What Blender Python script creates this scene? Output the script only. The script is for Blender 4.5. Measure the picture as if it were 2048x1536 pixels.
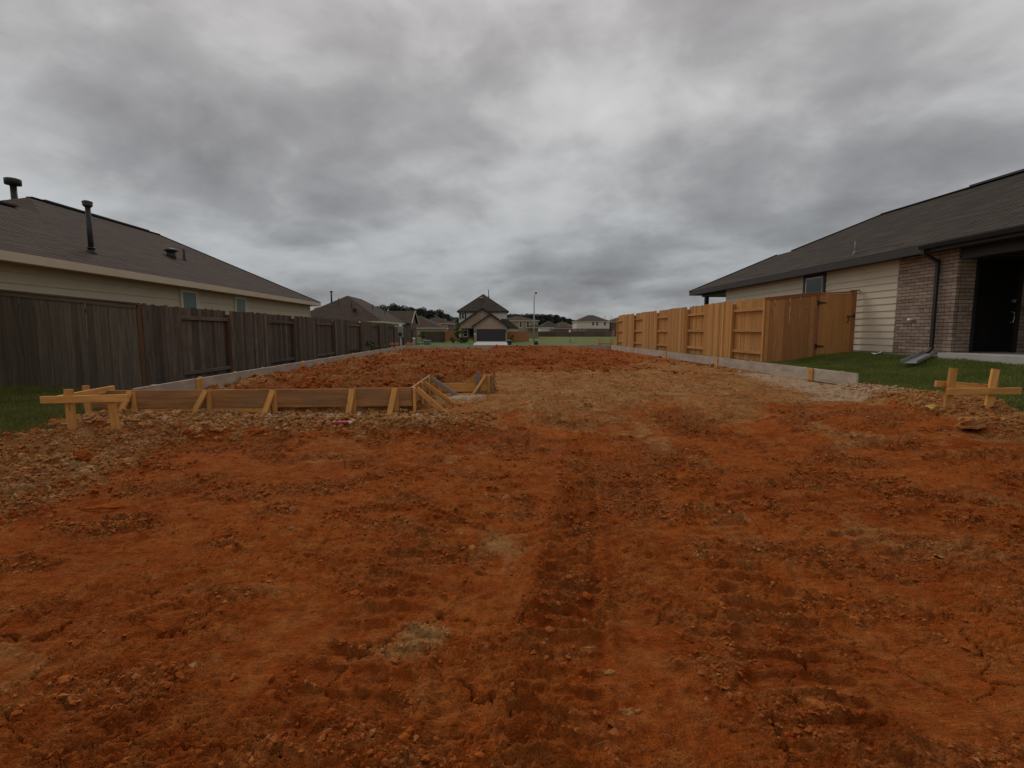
import bpy, math, random
import numpy as np
from mathutils import Matrix, Vector
random.seed(7)
rng = np.random.default_rng(11)
S = bpy.context.scene
for o in list(bpy.data.objects): bpy.data.objects.remove(o)
COL = S.collection
R = math.radians

# ------------------------------------------------------------------ camera
cam = bpy.data.cameras.new('camera'); cam.sensor_width = 36; cam.lens = 17.58
cam.clip_start = 0.05; cam.clip_end = 6000
camo = bpy.data.objects.new('camera', cam); COL.objects.link(camo)
camo.location = (0, 0, 1.4); camo.rotation_euler = (R(90 - 6.0), 0, R(-2.2))
S.camera = camo
# ------------------------------------------------------------------ sky
SUN_EL, SUN_AZ = 42, 338          # azimuth clockwise from +Y
W = bpy.data.worlds.new('World'); S.world = W; W.use_nodes = True
wn = W.node_tree.nodes; wl = W.node_tree.links; wn.clear()
def wnode(t, **k):
    n = wn.new(t)
    for a, b in k.items(): setattr(n, a, b)
    return n
def wmath(op, a, b=None, c=None, clamp=False):
    n = wnode('ShaderNodeMath', operation=op); n.use_clamp = clamp
    for i, v in enumerate((a, b, c)):
        if v is None: continue
        if isinstance(v, (int, float)): n.inputs[i].default_value = v
        else: wl.new(v, n.inputs[i])
    return n.outputs[0]
tc = wnode('ShaderNodeTexCoord'); sep = wnode('ShaderNodeSeparateXYZ'); wl.new(tc.outputs['Generated'], sep.inputs[0])
den = wmath('ADD', wmath('MAXIMUM', sep.outputs[2], 0.0), 0.30)
cmb = wnode('ShaderNodeCombineXYZ')
wl.new(wmath('DIVIDE', sep.outputs[0], den), cmb.inputs[0]); wl.new(wmath('DIVIDE', sep.outputs[1], den), cmb.inputs[1])
def wnoise(scale, detail, rough, loc, dist=0.0, sx=1.0, rot=0.0):
    mp = wnode('ShaderNodeMapping'); mp.inputs['Location'].default_value = loc; mp.inputs['Scale'].default_value = (sx, 1, 1)
    mp.inputs['Rotation'].default_value = (0, 0, rot)
    wl.new(cmb.outputs[0], mp.inputs[0])
    n = wnode('ShaderNodeTexNoise'); n.inputs['Scale'].default_value = scale; n.inputs['Detail'].default_value = detail
    n.inputs['Roughness'].default_value = rough; n.inputs['Distortion'].default_value = dist
    wl.new(mp.outputs[0], n.inputs['Vector']); return n.outputs[0]
n1 = wnoise(1.35, 9, 0.51, (3.1, 1.7, 0.0), 0.25, 1.0, 0.5)
n2 = wnoise(0.6, 3, 0.5, (9.3, 4.2, 2.0), 0.2)
n3 = wnoise(3.6, 7, 0.55, (1.3, 7.7, 5.0), 0.3, 1.0, 0.5)
cl = wmath('ADD', wmath('ADD', wmath('MULTIPLY', n1, 0.58), wmath('MULTIPLY', n2, 0.20)), wmath('MULTIPLY', n3, 0.22))
cr = wnode('ShaderNodeValToRGB'); e = cr.color_ramp.elements
e[0].position = 0.37; e[0].color = (0.215, 0.210, 0.215, 1)
e[1].position = 0.64; e[1].color = (0.60, 0.59, 0.59, 1)
x = e.new(0.47); x.color = (0.33, 0.325, 0.33, 1)
x = e.new(0.56); x.color = (0.50, 0.495, 0.495, 1)
wl.new(cl, cr.inputs[0])
# an overcast sky is dimmer and bluer toward the horizon
hz = wnode('ShaderNodeValToRGB'); e = hz.color_ramp.elements
e[0].position = 0.0; e[0].color = (0.62, 0.65, 0.675, 1); e[1].position = 0.5; e[1].color = (1.18, 1.16, 1.15, 1)
x = e.new(0.16); x.color = (0.80, 0.84, 0.86, 1)
wl.new(sep.outputs[2], hz.inputs[0])
mul = wnode('ShaderNodeMix', data_type='RGBA', blend_type='MULTIPLY'); mul.inputs[0].default_value = 1
wl.new(cr.outputs[0], mul.inputs[6]); wl.new(hz.outputs[0], mul.inputs[7])
sky = wnode('ShaderNodeTexSky', sky_type='NISHITA'); sky.sun_disc = False
sky.sun_elevation = R(SUN_EL); sky.sun_rotation = R(SUN_AZ)
bg1 = wnode('ShaderNodeBackground'); bg1.inputs[1].default_value = 0.05; wl.new(sky.outputs[0], bg1.inputs[0])
bg2 = wnode('ShaderNodeBackground'); bg2.inputs[1].default_value = 1.0; wl.new(mul.outputs[2], bg2.inputs[0])
ms = wnode('ShaderNodeMixShader'); ms.inputs[0].default_value = 0.96
wl.new(bg1.outputs[0], ms.inputs[1]); wl.new(bg2.outputs[0], ms.inputs[2])
wo = wnode('ShaderNodeOutputWorld'); wl.new(ms.outputs[0], wo.inputs[0])
# ------------------------------------------------------------------ sun behind the overcast
sl = bpy.data.lights.new('sun', 'SUN'); sl.energy = 1.0; sl.angle = R(24); sl.color = (1, 0.96, 0.9)
so = bpy.data.objects.new('sun', sl); COL.objects.link(so)
d = Vector((math.sin(R(SUN_AZ)) * math.cos(R(SUN_EL)), math.cos(R(SUN_AZ)) * math.cos(R(SUN_EL)), math.sin(R(SUN_EL))))
so.rotation_euler = d.to_track_quat('Z', 'Y').to_euler(); so.location = (0, -10, 40)
S.view_settings.view_transform = 'Standard'; S.view_settings.look = 'None'
S.view_settings.exposure = 0.12; S.view_settings.gamma = 1.0; S.view_settings.use_curve_mapping = False

# ================================================================== materials
class NT:
    def __init__(s, name):
        s.m = bpy.data.materials.new(name); s.m.use_nodes = True
        s.t = s.m.node_tree; s.n = s.t.nodes; s.l = s.t.links
        s.b = s.n['Principled BSDF']; s.tc = s.n.new('ShaderNodeTexCoord')
    def put(s, sock, v):
        if isinstance(v, (int, float)): sock.default_value = v
        elif isinstance(v, tuple): sock.default_value = v if len(v) == len(sock.default_value) else v + (1,)
        else: s.l.new(v, sock)
    def math(s, op, a, b=0.0, clamp=False):
        n = s.n.new('ShaderNodeMath'); n.operation = op; n.use_clamp = clamp
        s.put(n.inputs[0], a); s.put(n.inputs[1], b); return n.outputs[0]
    def map(s, vec, scale=(1, 1, 1), rot=(0, 0, 0), loc=(0, 0, 0)):
        n = s.n.new('ShaderNodeMapping'); s.l.new(vec, n.inputs[0])
        n.inputs['Scale'].default_value = scale; n.inputs['Rotation'].default_value = rot; s.put(n.inputs['Location'], loc)
        return n.outputs[0]
    def noise(s, vec, scale, detail=3, rough=0.5, dist=0.0):
        n = s.n.new('ShaderNodeTexNoise'); s.l.new(vec, n.inputs['Vector'])
        n.inputs['Scale'].default_value = scale; n.inputs['Detail'].default_value = detail
        n.inputs['Roughness'].default_value = rough; n.inputs['Distortion'].default_value = dist
        return n.outputs[0]
    def vor(s, vec, scale, feature='F1'):
        n = s.n.new('ShaderNodeTexVoronoi'); n.feature = feature; s.l.new(vec, n.inputs['Vector']); n.inputs['Scale'].default_value = scale
        return n
    def ramp(s, fac, *stops):
        n = s.n.new('ShaderNodeValToRGB'); e = n.color_ramp.elements
        for i, (p, c) in enumerate(stops):
            c = (c, c, c, 1) if isinstance(c, (int, float)) else c + (1,)
            if i < 2: e[i].position = p; e[i].color = c
            else: q = e.new(p); q.color = c
        s.put(n.inputs[0], fac); return n.outputs[0]
    def mix(s, fac, a, b, mode='MIX'):
        n = s.n.new('ShaderNodeMix'); n.data_type = 'RGBA'; n.blend_type = mode
        s.put(n.inputs[0], fac); s.put(n.inputs[6], a); s.put(n.inputs[7], b); return n.outputs[2]
    def attr(s, name):
        n = s.n.new('ShaderNodeAttribute'); n.attribute_name = name; return n.outputs['Fac']
    def rand(s):
        return s.n.new('ShaderNodeObjectInfo').outputs['Random']
    def bump(s, h, strength=0.4, dist=0.01):
        n = s.n.new('ShaderNodeBump'); n.inputs['Strength'].default_value = strength; n.inputs['Distance'].default_value = dist
        s.l.new(h, n.inputs['Height']); s.l.new(n.outputs[0], s.b.inputs['Normal'])
    def done(s, col, rough=0.85, spec=0.3, metal=0.0):
        s.put(s.b.inputs['Base Color'], col); s.put(s.b.inputs['Roughness'], rough)
        s.b.inputs['Specular IOR Level'].default_value = spec; s.b.inputs['Metallic'].default_value = metal
        return s.m
def m_plain(name, c, rough=0.7, spec=0.3, var=0.12, metal=0.0, scale=6.0):
    t = NT(name); n = t.noise(t.tc.outputs['Object'], scale, 4, 0.6)
    col = t.mix(t.ramp(n, (0.3, 0.0), (0.7, 1.0)), tuple(v * (1 - var) for v in c), tuple(min(1, v * (1 + var)) for v in c))
    return t.done(col, rough, spec, metal)
def m_wood(name, light, dark, grain=1.0, knots=0.0, var=0.25, stain=None, stain_amt=0.0, hue=None):
    # long axis of every piece of lumber is its local Z
    t = NT(name); r = t.rand()
    off = t.n.new('ShaderNodeCombineXYZ'); t.l.new(t.math('MULTIPLY', r, 37.0), off.inputs[0]); t.l.new(t.math('MULTIPLY', r, 91.0), off.inputs[2])
    add = t.n.new('ShaderNodeVectorMath'); add.operation = 'ADD'; t.l.new(t.tc.outputs['Object'], add.inputs[0]); t.l.new(off.outputs[0], add.inputs[1])
    v = add.outputs[0]
    g = t.noise(t.map(v, (34 * grain, 34 * grain, 1.3)), 1.0, 5, 0.62, 0.6)
    g2 = t.noise(t.map(v, (110 * grain, 110 * grain, 4)), 1.0, 2, 0.5)
    col = t.mix(t.ramp(g, (0.32, 0.0), (0.68, 1.0)), dark, light)
    col = t.mix(t.math('MULTIPLY', t.ramp(g2, (0.5, 0.0), (0.75, 1.0)), 0.35), col, dark)
    if knots:
        vo = t.vor(t.map(v, (9, 9, 3.2)), 1.0); k = t.ramp(vo.outputs['Distance'], (0.07, 1.0), (0.17, 0.0))
        col = t.mix(t.math('MULTIPLY', k, knots), col, tuple(c * 0.28 for c in dark))
    if stain:
        sn = t.noise(t.map(v, (5, 5, 2.2)), 1.0, 4, 0.65)
        col = t.mix(t.math('MULTIPLY', t.ramp(sn, (0.42, 0.0), (0.66, 1.0)), stain_amt), col, stain)
    if hue:
        col = t.mix(t.math('MULTIPLY', t.ramp(t.math('FRACT', t.math('MULTIPLY', r, 7.31)), (0.35, 0.0), (0.95, 1.0)), 0.8), col, hue)
    br = t.math('ADD', t.math('MULTIPLY', t.math('FRACT', t.math('MULTIPLY', r, 13.7)), 2 * var), 1 - var)
    bc = t.n.new('ShaderNodeCombineXYZ')
    for i in range(3): t.l.new(br, bc.inputs[i])
    col = t.mix(1.0, col, bc.outputs[0], 'MULTIPLY')
    t.bump(g, 0.35, 0.004)
    return t.done(col, 0.85, 0.2)
def m_shingle(name, a, b, c):
    t = NT(name); uv = t.tc.outputs['UV']
    bt = t.n.new('ShaderNodeTexBrick'); t.l.new(uv, bt.inputs['Vector'])
    bt.inputs['Scale'].default_value = 1.0; bt.inputs['Brick Width'].default_value = 0.31; bt.inputs['Row Height'].default_value = 0.14
    bt.inputs['Mortar Size'].default_value = 0.004; bt.offset = 0.37; bt.inputs['Bias'].default_value = 0.0
    t.put(bt.inputs['Color1'], a); t.put(bt.inputs['Color2'], b); t.put(bt.inputs['Mortar'], c)
    n = t.noise(uv, 0.5, 4, 0.6); n2 = t.noise(t.map(uv, (0.45, 7.15, 1)), 1.0, 4, 0.75)
    col = t.mix(t.ramp(n, (0.35, 0.0), (0.7, 0.5)), bt.outputs['Color'], c)
    col = t.mix(t.ramp(n2, (0.46, 0.0), (0.66, 0.75)), col, tuple(v * 1.55 for v in a))
    t.bump(t.noise(uv, 220, 2), 0.3, 0.004)
    return t.done(col, 0.92, 0.15)
def m_dirt(name, clod=False):
    t = NT(name); v = t.tc.outputs['Object']
    sand = t.attr('sand'); pale = t.attr('pale'); green = t.attr('green')
    nA = t.noise(v, 0.9, 5, 0.6, 0.4); nB = t.noise(v, 5.5, 5, 0.62, 0.3); nC = t.noise(v, 38, 4, 0.6)
    dry = t.attr('dry')
    red = t.mix(t.ramp(nA, (0.36, 0.0), (0.64, 1.0)), (0.260, 0.053, 0.0085), (0.365, 0.087, 0.0145))
    red = t.mix(t.ramp(nB, (0.42, 0.0), (0.68, 0.8)), red, (0.38, 0.125, 0.030))
    crumb = t.mix(t.ramp(nC, (0.38, 0.0), (0.64, 1.0)), (0.220, 0.056, 0.012), (0.38, 0.140, 0.042))
    red = t.mix(t.ramp(t.math('ADD', dry, t.math('MULTIPLY', t.math('SUBTRACT', nB, 0.5), 0.8)), (0.30, 0.0), (0.75, 0.75)), red, crumb)
    tan = t.mix(t.ramp(nB, (0.35, 0.0), (0.65, 1.0)), (0.33, 0.150, 0.048), (0.46, 0.245, 0.092))
    tan = t.mix(t.ramp(nC, (0.46, 0.0), (0.72, 0.8)), tan, (0.215, 0.085, 0.027))
    pal = t.mix(t.ramp(nC, (0.35, 0.0), (0.65, 1.0)), (0.42, 0.28, 0.16), (0.55, 0.41, 0.28))
    grn = t.mix(t.ramp(nC, (0.35, 0.0), (0.65, 1.0)), (0.05, 0.055, 0.018), (0.11, 0.10, 0.035))
    sm = t.ramp(t.math('ADD', sand, t.math('MULTIPLY', t.math('SUBTRACT', nB, 0.5), 0.7)), (0.30, 0.0), (0.80, 1.0))
    col = t.mix(sm, red, tan)
    pm = t.ramp(t.math('ADD', pale, t.math('MULTIPLY', t.math('SUBTRACT', nB, 0.5), 0.9)), (0.40, 0.0), (0.85, 1.0))
    col = t.mix(pm, col, pal)
    if not clod:
        gm = t.ramp(t.math('ADD', green, t.math('MULTIPLY', t.math('SUBTRACT', nB, 0.5), 0.5)), (0.4, 0.0), (0.6, 1.0))
        col = t.mix(gm, col, grn)
        nD = t.noise(v, 120, 3, 0.65)
        st = t.noise(t.map(v, (7, 70, 20), (0, 0, -0.17)), 1.0, 4, 0.6, 0.5)
        st2 = t.noise(t.map(v, (60, 9, 20), (0, 0, 0.35)), 1.0, 4, 0.6, 0.5)
        sel = t.ramp(t.noise(v, 0.7, 2), (0.45, 0.0), (0.55, 1.0))
        stm = t.n.new('ShaderNodeMix'); stm.data_type = 'FLOAT'; t.l.new(sel, stm.inputs[0]); t.l.new(st, stm.inputs[2]); t.l.new(st2, stm.inputs[3])
        vo = t.vor(v, 55); peb = t.math('SUBTRACT', 0.7, vo.outputs['Distance'])
        hh = t.math('ADD', t.math('MULTIPLY', nC, 0.6), t.math('MULTIPLY', nD, 0.5))
        hh = t.math('ADD', hh, t.math('MULTIPLY', stm.outputs[0], 0.75))
        hh = t.math('ADD', hh, t.math('MULTIPLY', t.math('MULTIPLY', peb, dry), 0.9))
        t.bump(hh, 1.0, 0.04)
        fine = t.ramp(t.noise(v, 210, 3, 0.7), (0.34, 0.74), (0.62, 1.26))
        col = t.mix(1.0, col, fine, 'MULTIPLY')
        mid = t.ramp(t.noise(v, 17, 4, 0.7), (0.34, 0.78), (0.62, 1.22))
        col = t.mix(1.0, col, mid, 'MULTIPLY')
        # pale grit and straw-coloured flecks in the clay
        vg = t.vor(v, 34); grit = t.ramp(vg.outputs['Distance'], (0.10, 1.0), (0.20, 0.0))
        gsel = t.n.new('ShaderNodeSeparateColor'); t.l.new(vg.outputs['Color'], gsel.inputs[0])
        col = t.mix(t.math('MULTIPLY', grit, t.ramp(gsel.outputs[0], (0.80, 0.0), (0.86, 0.8))), col, (0.34, 0.20, 0.105))
    else:
        t.bump(t.noise(v, 90, 3, 0.6), 0.6, 0.008)
    return t.done(col, 0.95, 0.04)

M = {}
M['dirt'] = m_dirt('dirt'); M['clod'] = m_dirt('clod_dirt', True)
M['old_wood'] = m_wood('weathered_fence_wood', (0.150, 0.106, 0.078), (0.060, 0.042, 0.031), 1.0, 0.0, 0.36, (0.23, 0.185, 0.145), 0.35, (0.082, 0.057, 0.042))
M['old_wood2'] = m_wood('weathered_cap_wood', (0.185, 0.142, 0.105), (0.088, 0.068, 0.051), 0.8, 0.35, 0.18, (0.10, 0.085, 0.06), 0.3)
M['old_post'] = m_wood('weathered_post', (0.17, 0.085, 0.045), (0.09, 0.045, 0.028), 1.0, 0.0, 0.15)
M['cedar'] = m_wood('new_cedar', (0.60, 0.315, 0.105), (0.46, 0.21, 0.062), 0.8, 0.6, 0.22, (0.40, 0.185, 0.06), 0.35, (0.52, 0.245, 0.07))
M['cedar2'] = m_wood('new_cedar_return', (0.52, 0.245, 0.085), (0.36, 0.15, 0.05), 0.8, 0.85, 0.16, (0.28, 0.13, 0.07), 0.35, (0.43, 0.175, 0.058))
M['cedar3'] = m_wood('cedar_gate', (0.53, 0.255, 0.085), (0.42, 0.185, 0.055), 0.8, 0.15, 0.08)
M['cedar_trim'] = m_wood('cedar_trim', (0.42, 0.185, 0.08), (0.30, 0.12, 0.052), 0.8, 0.2, 0.08)
M['lumber'] = m_wood('pine_lumber', (0.76, 0.395, 0.115), (0.52, 0.235, 0.058), 0.6, 0.8, 0.14, (0.38, 0.17, 0.06), 0.45)
M['lumber_grey'] = m_wood('grey_lumber', (0.33, 0.285, 0.24), (0.20, 0.17, 0.145), 0.8, 0.2, 0.1)
M['form'] = m_wood('used_form_board', (0.50, 0.235, 0.075), (0.22, 0.098, 0.040), 0.5, 0.15, 0.06, (0.25, 0.165, 0.10), 0.55)
M['form_grey'] = m_wood('cement_stained_form_board', (0.46, 0.38, 0.295), (0.33, 0.265, 0.20), 0.4, 0.1, 0.05, (0.54, 0.47, 0.385), 0.7)
M['shingle_l'] = m_shingle('brown_shingle', (0.078, 0.050, 0.035), (0.046, 0.030, 0.022), (0.034, 0.023, 0.017))
M['shingle_r'] = m_shingle('dark_shingle', (0.074, 0.058, 0.045), (0.043, 0.034, 0.027), (0.032, 0.026, 0.021))
M['shingle_f'] = m_shingle('far_shingle', (0.090, 0.066, 0.054), (0.062, 0.046, 0.039), (0.05, 0.038, 0.032))
M['cream'] = m_plain('cream_siding_paint', (0.52, 0.44, 0.30), 0.7, 0.3, 0.05, scale=2)
M['cream_trim'] = m_plain('cream_trim_paint', (0.60, 0.49, 0.35), 0.65, 0.3, 0.05, scale=2)
M['beige'] = m_plain('beige_siding_paint', (0.65, 0.565, 0.425), 0.7, 0.3, 0.04, scale=2)
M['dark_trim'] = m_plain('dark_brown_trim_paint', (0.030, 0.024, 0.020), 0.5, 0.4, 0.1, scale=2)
M['dark_metal'] = m_plain('painted_metal', (0.022, 0.021, 0.019), 0.5, 0.4, 0.15)
M['black_metal'] = m_plain('black_iron', (0.012, 0.012, 0.012), 0.45, 0.4, 0.2)
M['lead'] = m_plain('lead_flashing', (0.11, 0.105, 0.10), 0.6, 0.4, 0.15)
M['galv'] = m_plain('galvanised_steel', (0.48, 0.50, 0.52), 0.42, 0.5, 0.12, 0.7)
M['concrete'] = m_plain('concrete', (0.46, 0.43, 0.39), 0.9, 0.2, 0.1, scale=3)
M['concrete_dk'] = m_plain('slab_edge_concrete', (0.24, 0.20, 0.17), 0.9, 0.2, 0.15, scale=3)
M['eave_shade_tan'] = m_plain('eave_shaded_tan_siding', (0.34, 0.28, 0.195), 0.75, 0.25, 0.06, scale=1)  # darker tan: shade under the eaves is put into the wall colour
M['white'] = m_plain('white_vinyl', (0.78, 0.78, 0.76), 0.45, 0.4, 0.04)
M['offwhite'] = m_plain('off_white_wall', (0.66, 0.60, 0.52), 0.75, 0.25, 0.05, scale=1)
M['mortar'] = m_plain('mortar', (0.25, 0.20, 0.16), 0.95, 0.15, 0.12, scale=30)
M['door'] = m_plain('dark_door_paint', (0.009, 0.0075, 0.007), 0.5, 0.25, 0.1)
M['green_bin'] = m_plain('green_plastic', (0.10, 0.42, 0.06), 0.45, 0.4, 0.05)
M['black_bin'] = m_plain('black_plastic', (0.015, 0.016, 0.018), 0.45, 0.4, 0.1)
M['terracotta'] = m_plain('rust_red_board', (0.40, 0.13, 0.07), 0.8, 0.3, 0.15)
M['util_green'] = m_plain('utility_green', (0.10, 0.18, 0.12), 0.5, 0.4, 0.08)
M['util_grey'] = m_plain('utility_grey', (0.27, 0.28, 0.28), 0.5, 0.4, 0.08)
M['orange'] = m_plain('orange_stake_wood', (0.62, 0.27, 0.09), 0.8, 0.3, 0.12)
M['yellow'] = m_plain('yellow_paint', (0.62, 0.42, 0.10), 0.6, 0.3, 0.08)
M['red'] = m_plain('red_plastic', (0.42, 0.025, 0.03), 0.45, 0.4, 0.1)
M['pink'] = m_plain('pink_ribbon', (0.70, 0.22, 0.22), 0.6, 0.3, 0.1)
M['bark'] = m_plain('bark', (0.075, 0.055, 0.042), 0.95, 0.1, 0.3)
M['asphalt'] = m_plain('asphalt', (0.06, 0.06, 0.058), 0.95, 0.2, 0.15, scale=4)
M['garage'] = m_plain('dark_garage_paint', (0.042, 0.040, 0.040), 0.5, 0.35, 0.06)
M['car'] = m_plain('silver_car_paint', (0.42, 0.46, 0.50), 0.3, 0.5, 0.03, 0.4)
def m_glass(name, c, rough=0.06):
    t = NT(name); n = t.noise(t.tc.outputs['Object'], 1.3, 2)
    t.bump(n, 0.05, 0.02)
    return t.done(c, rough, 0.6)
M['glass'] = m_glass('dark_window_glass', (0.012, 0.018, 0.014), 0.1)
M['screen'] = m_glass('teal_window_screen', (0.080, 0.130, 0.110), 0.4)
def m_bricks(name, a, b, mortar, scale=1.0):      # only for walls too far away to tell bricks apart
    t = NT(name); sp = t.n.new('ShaderNodeSeparateXYZ'); t.l.new(t.tc.outputs['Object'], sp.inputs[0])
    cb = t.n.new('ShaderNodeCombineXYZ'); t.l.new(t.math('ADD', sp.outputs[0], sp.outputs[1]), cb.inputs[0]); t.l.new(sp.outputs[2], cb.inputs[1])
    bt = t.n.new('ShaderNodeTexBrick'); t.l.new(cb.outputs[0], bt.inputs['Vector']); bt.inputs['Scale'].default_value = 1
    bt.inputs['Brick Width'].default_value = 0.25 * scale; bt.inputs['Row Height'].default_value = 0.08 * scale; bt.inputs['Mortar Size'].default_value = 0.01
    t.put(bt.inputs['Color1'], a); t.put(bt.inputs['Color2'], b); t.put(bt.inputs['Mortar'], mortar)
    n = t.noise(t.tc.outputs['Object'], 1.2, 4)
    col = t.mix(t.ramp(n, (0.4, 0.0), (0.7, 0.5)), bt.outputs['Color'], b)
    return t.done(col, 0.9, 0.2)
M['brick_far'] = m_bricks('far_tan_brick', (0.47, 0.33, 0.235), (0.36, 0.235, 0.165), (0.44, 0.35, 0.27))
M['brick_far2'] = m_bricks('far_brown_brick', (0.19, 0.125, 0.105), (0.13, 0.085, 0.075), (0.2, 0.16, 0.14))
def m_brick_piece():
    t = NT('pinkish_grey_brick'); r = t.rand(); v = t.tc.outputs['Object']
    col = t.ramp(r, (0.0, (0.22, 0.148, 0.108)), (1.0, (0.40, 0.295, 0.225)), (0.35, (0.30, 0.213, 0.160)), (0.7, (0.345, 0.252, 0.190)))
    n = t.noise(v, 22, 4, 0.65); col = t.mix(t.ramp(n, (0.45, 0.0), (0.75, 0.5)), col, (0.42, 0.345, 0.29))
    t.bump(t.noise(v, 60, 3), 0.4, 0.004)
    return t.done(col, 0.93, 0.15)
M['brick'] = m_brick_piece()
def m_field():
    t = NT('field_grass'); v = t.tc.outputs['Object']
    n = t.noise(v, 0.22, 5, 0.6, 0.3); n2 = t.noise(t.map(v, (1, 3, 1)), 2.2, 4, 0.7)
    col = t.mix(t.ramp(n, (0.36, 0.0), (0.62, 1.0)), (0.085, 0.125, 0.028), (0.19, 0.165, 0.055))
    col = t.mix(t.ramp(n2, (0.45, 0.0), (0.75, 0.6)), col, (0.055, 0.075, 0.02))
    return t.done(col, 0.95, 0.1)
M['field'] = m_field()
def m_leaf(name, a, b, trans=0.0):
    t = NT(name); r = t.attr('tint')
    col = t.mix(r, a, b)
    return t.done(col, 0.75, 0.2)
M['grass'] = m_leaf('grass_blade', (0.085, 0.100, 0.019), (0.23, 0.215, 0.055))
M['lawn'] = m_leaf('lawn_blade', (0.095, 0.135, 0.018), (0.24, 0.26, 0.055))
M['pine'] = m_leaf('pine_needles', (0.014, 0.022, 0.010), (0.036, 0.048, 0.020))
M['leaf'] = m_leaf('broad_leaf', (0.032, 0.065, 0.014), (0.075, 0.125, 0.03))
M['leaf2'] = m_leaf('weed_leaf', (0.04, 0.075, 0.018), (0.09, 0.13, 0.035))
M['straw'] = m_plain('dry_straw', (0.30, 0.22, 0.12), 0.8, 0.2, 0.2)

# ================================================================== object helpers
WM = {}
def link(name, mesh, Mx=None, parent=None):
    o = bpy.data.objects.new(name, mesh); COL.objects.link(o)
    Mx = Mx or Matrix.Identity(4); WM[o] = Mx
    if parent is not None:
        o.parent = parent; o.matrix_basis = WM[parent].inverted() @ Mx
    else: o.matrix_basis = Mx
    return o
def tag(o, label, cat=None, group=None, kind=None):
    if label: o['label'] = label
    if cat: o['category'] = cat
    if group: o['group'] = group
    if kind: o['kind'] = kind
    return o
def thing(name, label, cat, loc=(0, 0, 0), group=None):
    return tag(link(name, None, Matrix.Translation(loc)), label, cat, group)
class MB:
    def __init__(s): s.v = []; s.f = []; s.uv = []
    def add(s, vs, fs, uvs=None):
        k = len(s.v); s.v += [tuple(p) for p in vs]; s.f += [tuple(i + k for i in f) for f in fs]
        if uvs: s.uv += uvs
        return s
    def box(s, x0, x1, y0, y1, z0, z1):
        return s.add([(x0,y0,z0),(x1,y0,z0),(x1,y1,z0),(x0,y1,z0),(x0,y0,z1),(x1,y0,z1),(x1,y1,z1),(x0,y1,z1)],
              [(0,3,2,1),(4,5,6,7),(0,1,5,4),(1,2,6,5),(2,3,7,6),(3,0,4,7)])
    def bar(s, p0, p1, w, t, side=(0, 0, 1)):
        p0, p1 = Vector(p0), Vector(p1); d = (p1 - p0).normalized(); a = Vector(side); a = (a - d * a.dot(d))
        if a.length < 1e-4: a = d.orthogonal()
        a.normalize(); b = d.cross(a); a = a * w / 2; b = b * t / 2
        vs = [p + a * i + b * j for p in (p0, p1) for i, j in ((-1,-1),(1,-1),(1,1),(-1,1))]
        return s.add(vs, [(0,3,2,1),(4,5,6,7),(0,1,5,4),(1,2,6,5),(2,3,7,6),(3,0,4,7)])
    def tube(s, pts, rad, n=10, cap=True):
        pts = [Vector(p) for p in pts]; k = len(s.v); m = len(pts)
        rad = rad if isinstance(rad, (list, tuple)) else [rad] * m
        for i, p in enumerate(pts):
            d = (pts[min(i+1, m-1)] - pts[max(i-1, 0)]).normalized(); a = d.orthogonal() if abs(d.z) < 0.9 else Vector((1, 0, 0))
            a = (a - d * a.dot(d)).normalized(); b = d.cross(a)
            for j in range(n):
                an = 2 * math.pi * j / n; s.v.append(tuple(p + (a * math.cos(an) + b * math.sin(an)) * rad[i]))
        for i in range(m - 1):
            for j in range(n):
                s.f.append((k+i*n+j, k+i*n+(j+1) % n, k+(i+1)*n+(j+1) % n, k+(i+1)*n+j))
        if cap: s.f.append(tuple(k+j for j in reversed(range(n)))); s.f.append(tuple(k+(m-1)*n+j for j in range(n)))
        return s
    def prism(s, poly, ext):
        k = len(poly); ext = Vector(ext); vs = [Vector(p) for p in poly]; vs += [v + ext for v in vs]
        return s.add(vs, [tuple(range(k)), tuple(reversed(range(k, 2*k)))] + [(i, k+i, k+(i+1) % k, (i+1) % k) for i in range(k)])
    def mesh(s, name, mat, smooth=False):
        me = bpy.data.meshes.new(name); me.from_pydata(s.v, [], s.f)
        if s.uv and len(s.uv) == len(me.loops):
            l = me.uv_layers.new(); l.data.foreach_set('uv', np.array(s.uv, 'f').ravel())
        me.materials.append(M[mat])
        if smooth: me.polygons.foreach_set('use_smooth', [True] * len(me.polygons))
        me.update(); return me
    def obj(s, name, mat, parent=None, smooth=False):
        # vertices are in world space; store them relative to the thing's base
        if parent is not None:
            inv = WM[parent].inverted(); s.v = [tuple(inv @ Vector(v)) for v in s.v]
            return link(name, s.mesh(name, mat, smooth), WM[parent].copy(), parent)
        c = Vector(s.v[0]); s.v = [tuple(Vector(v) - c) for v in s.v]
        return link(name, s.mesh(name, mat, smooth), Matrix.Translation(c), None)
_bc = {}
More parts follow.
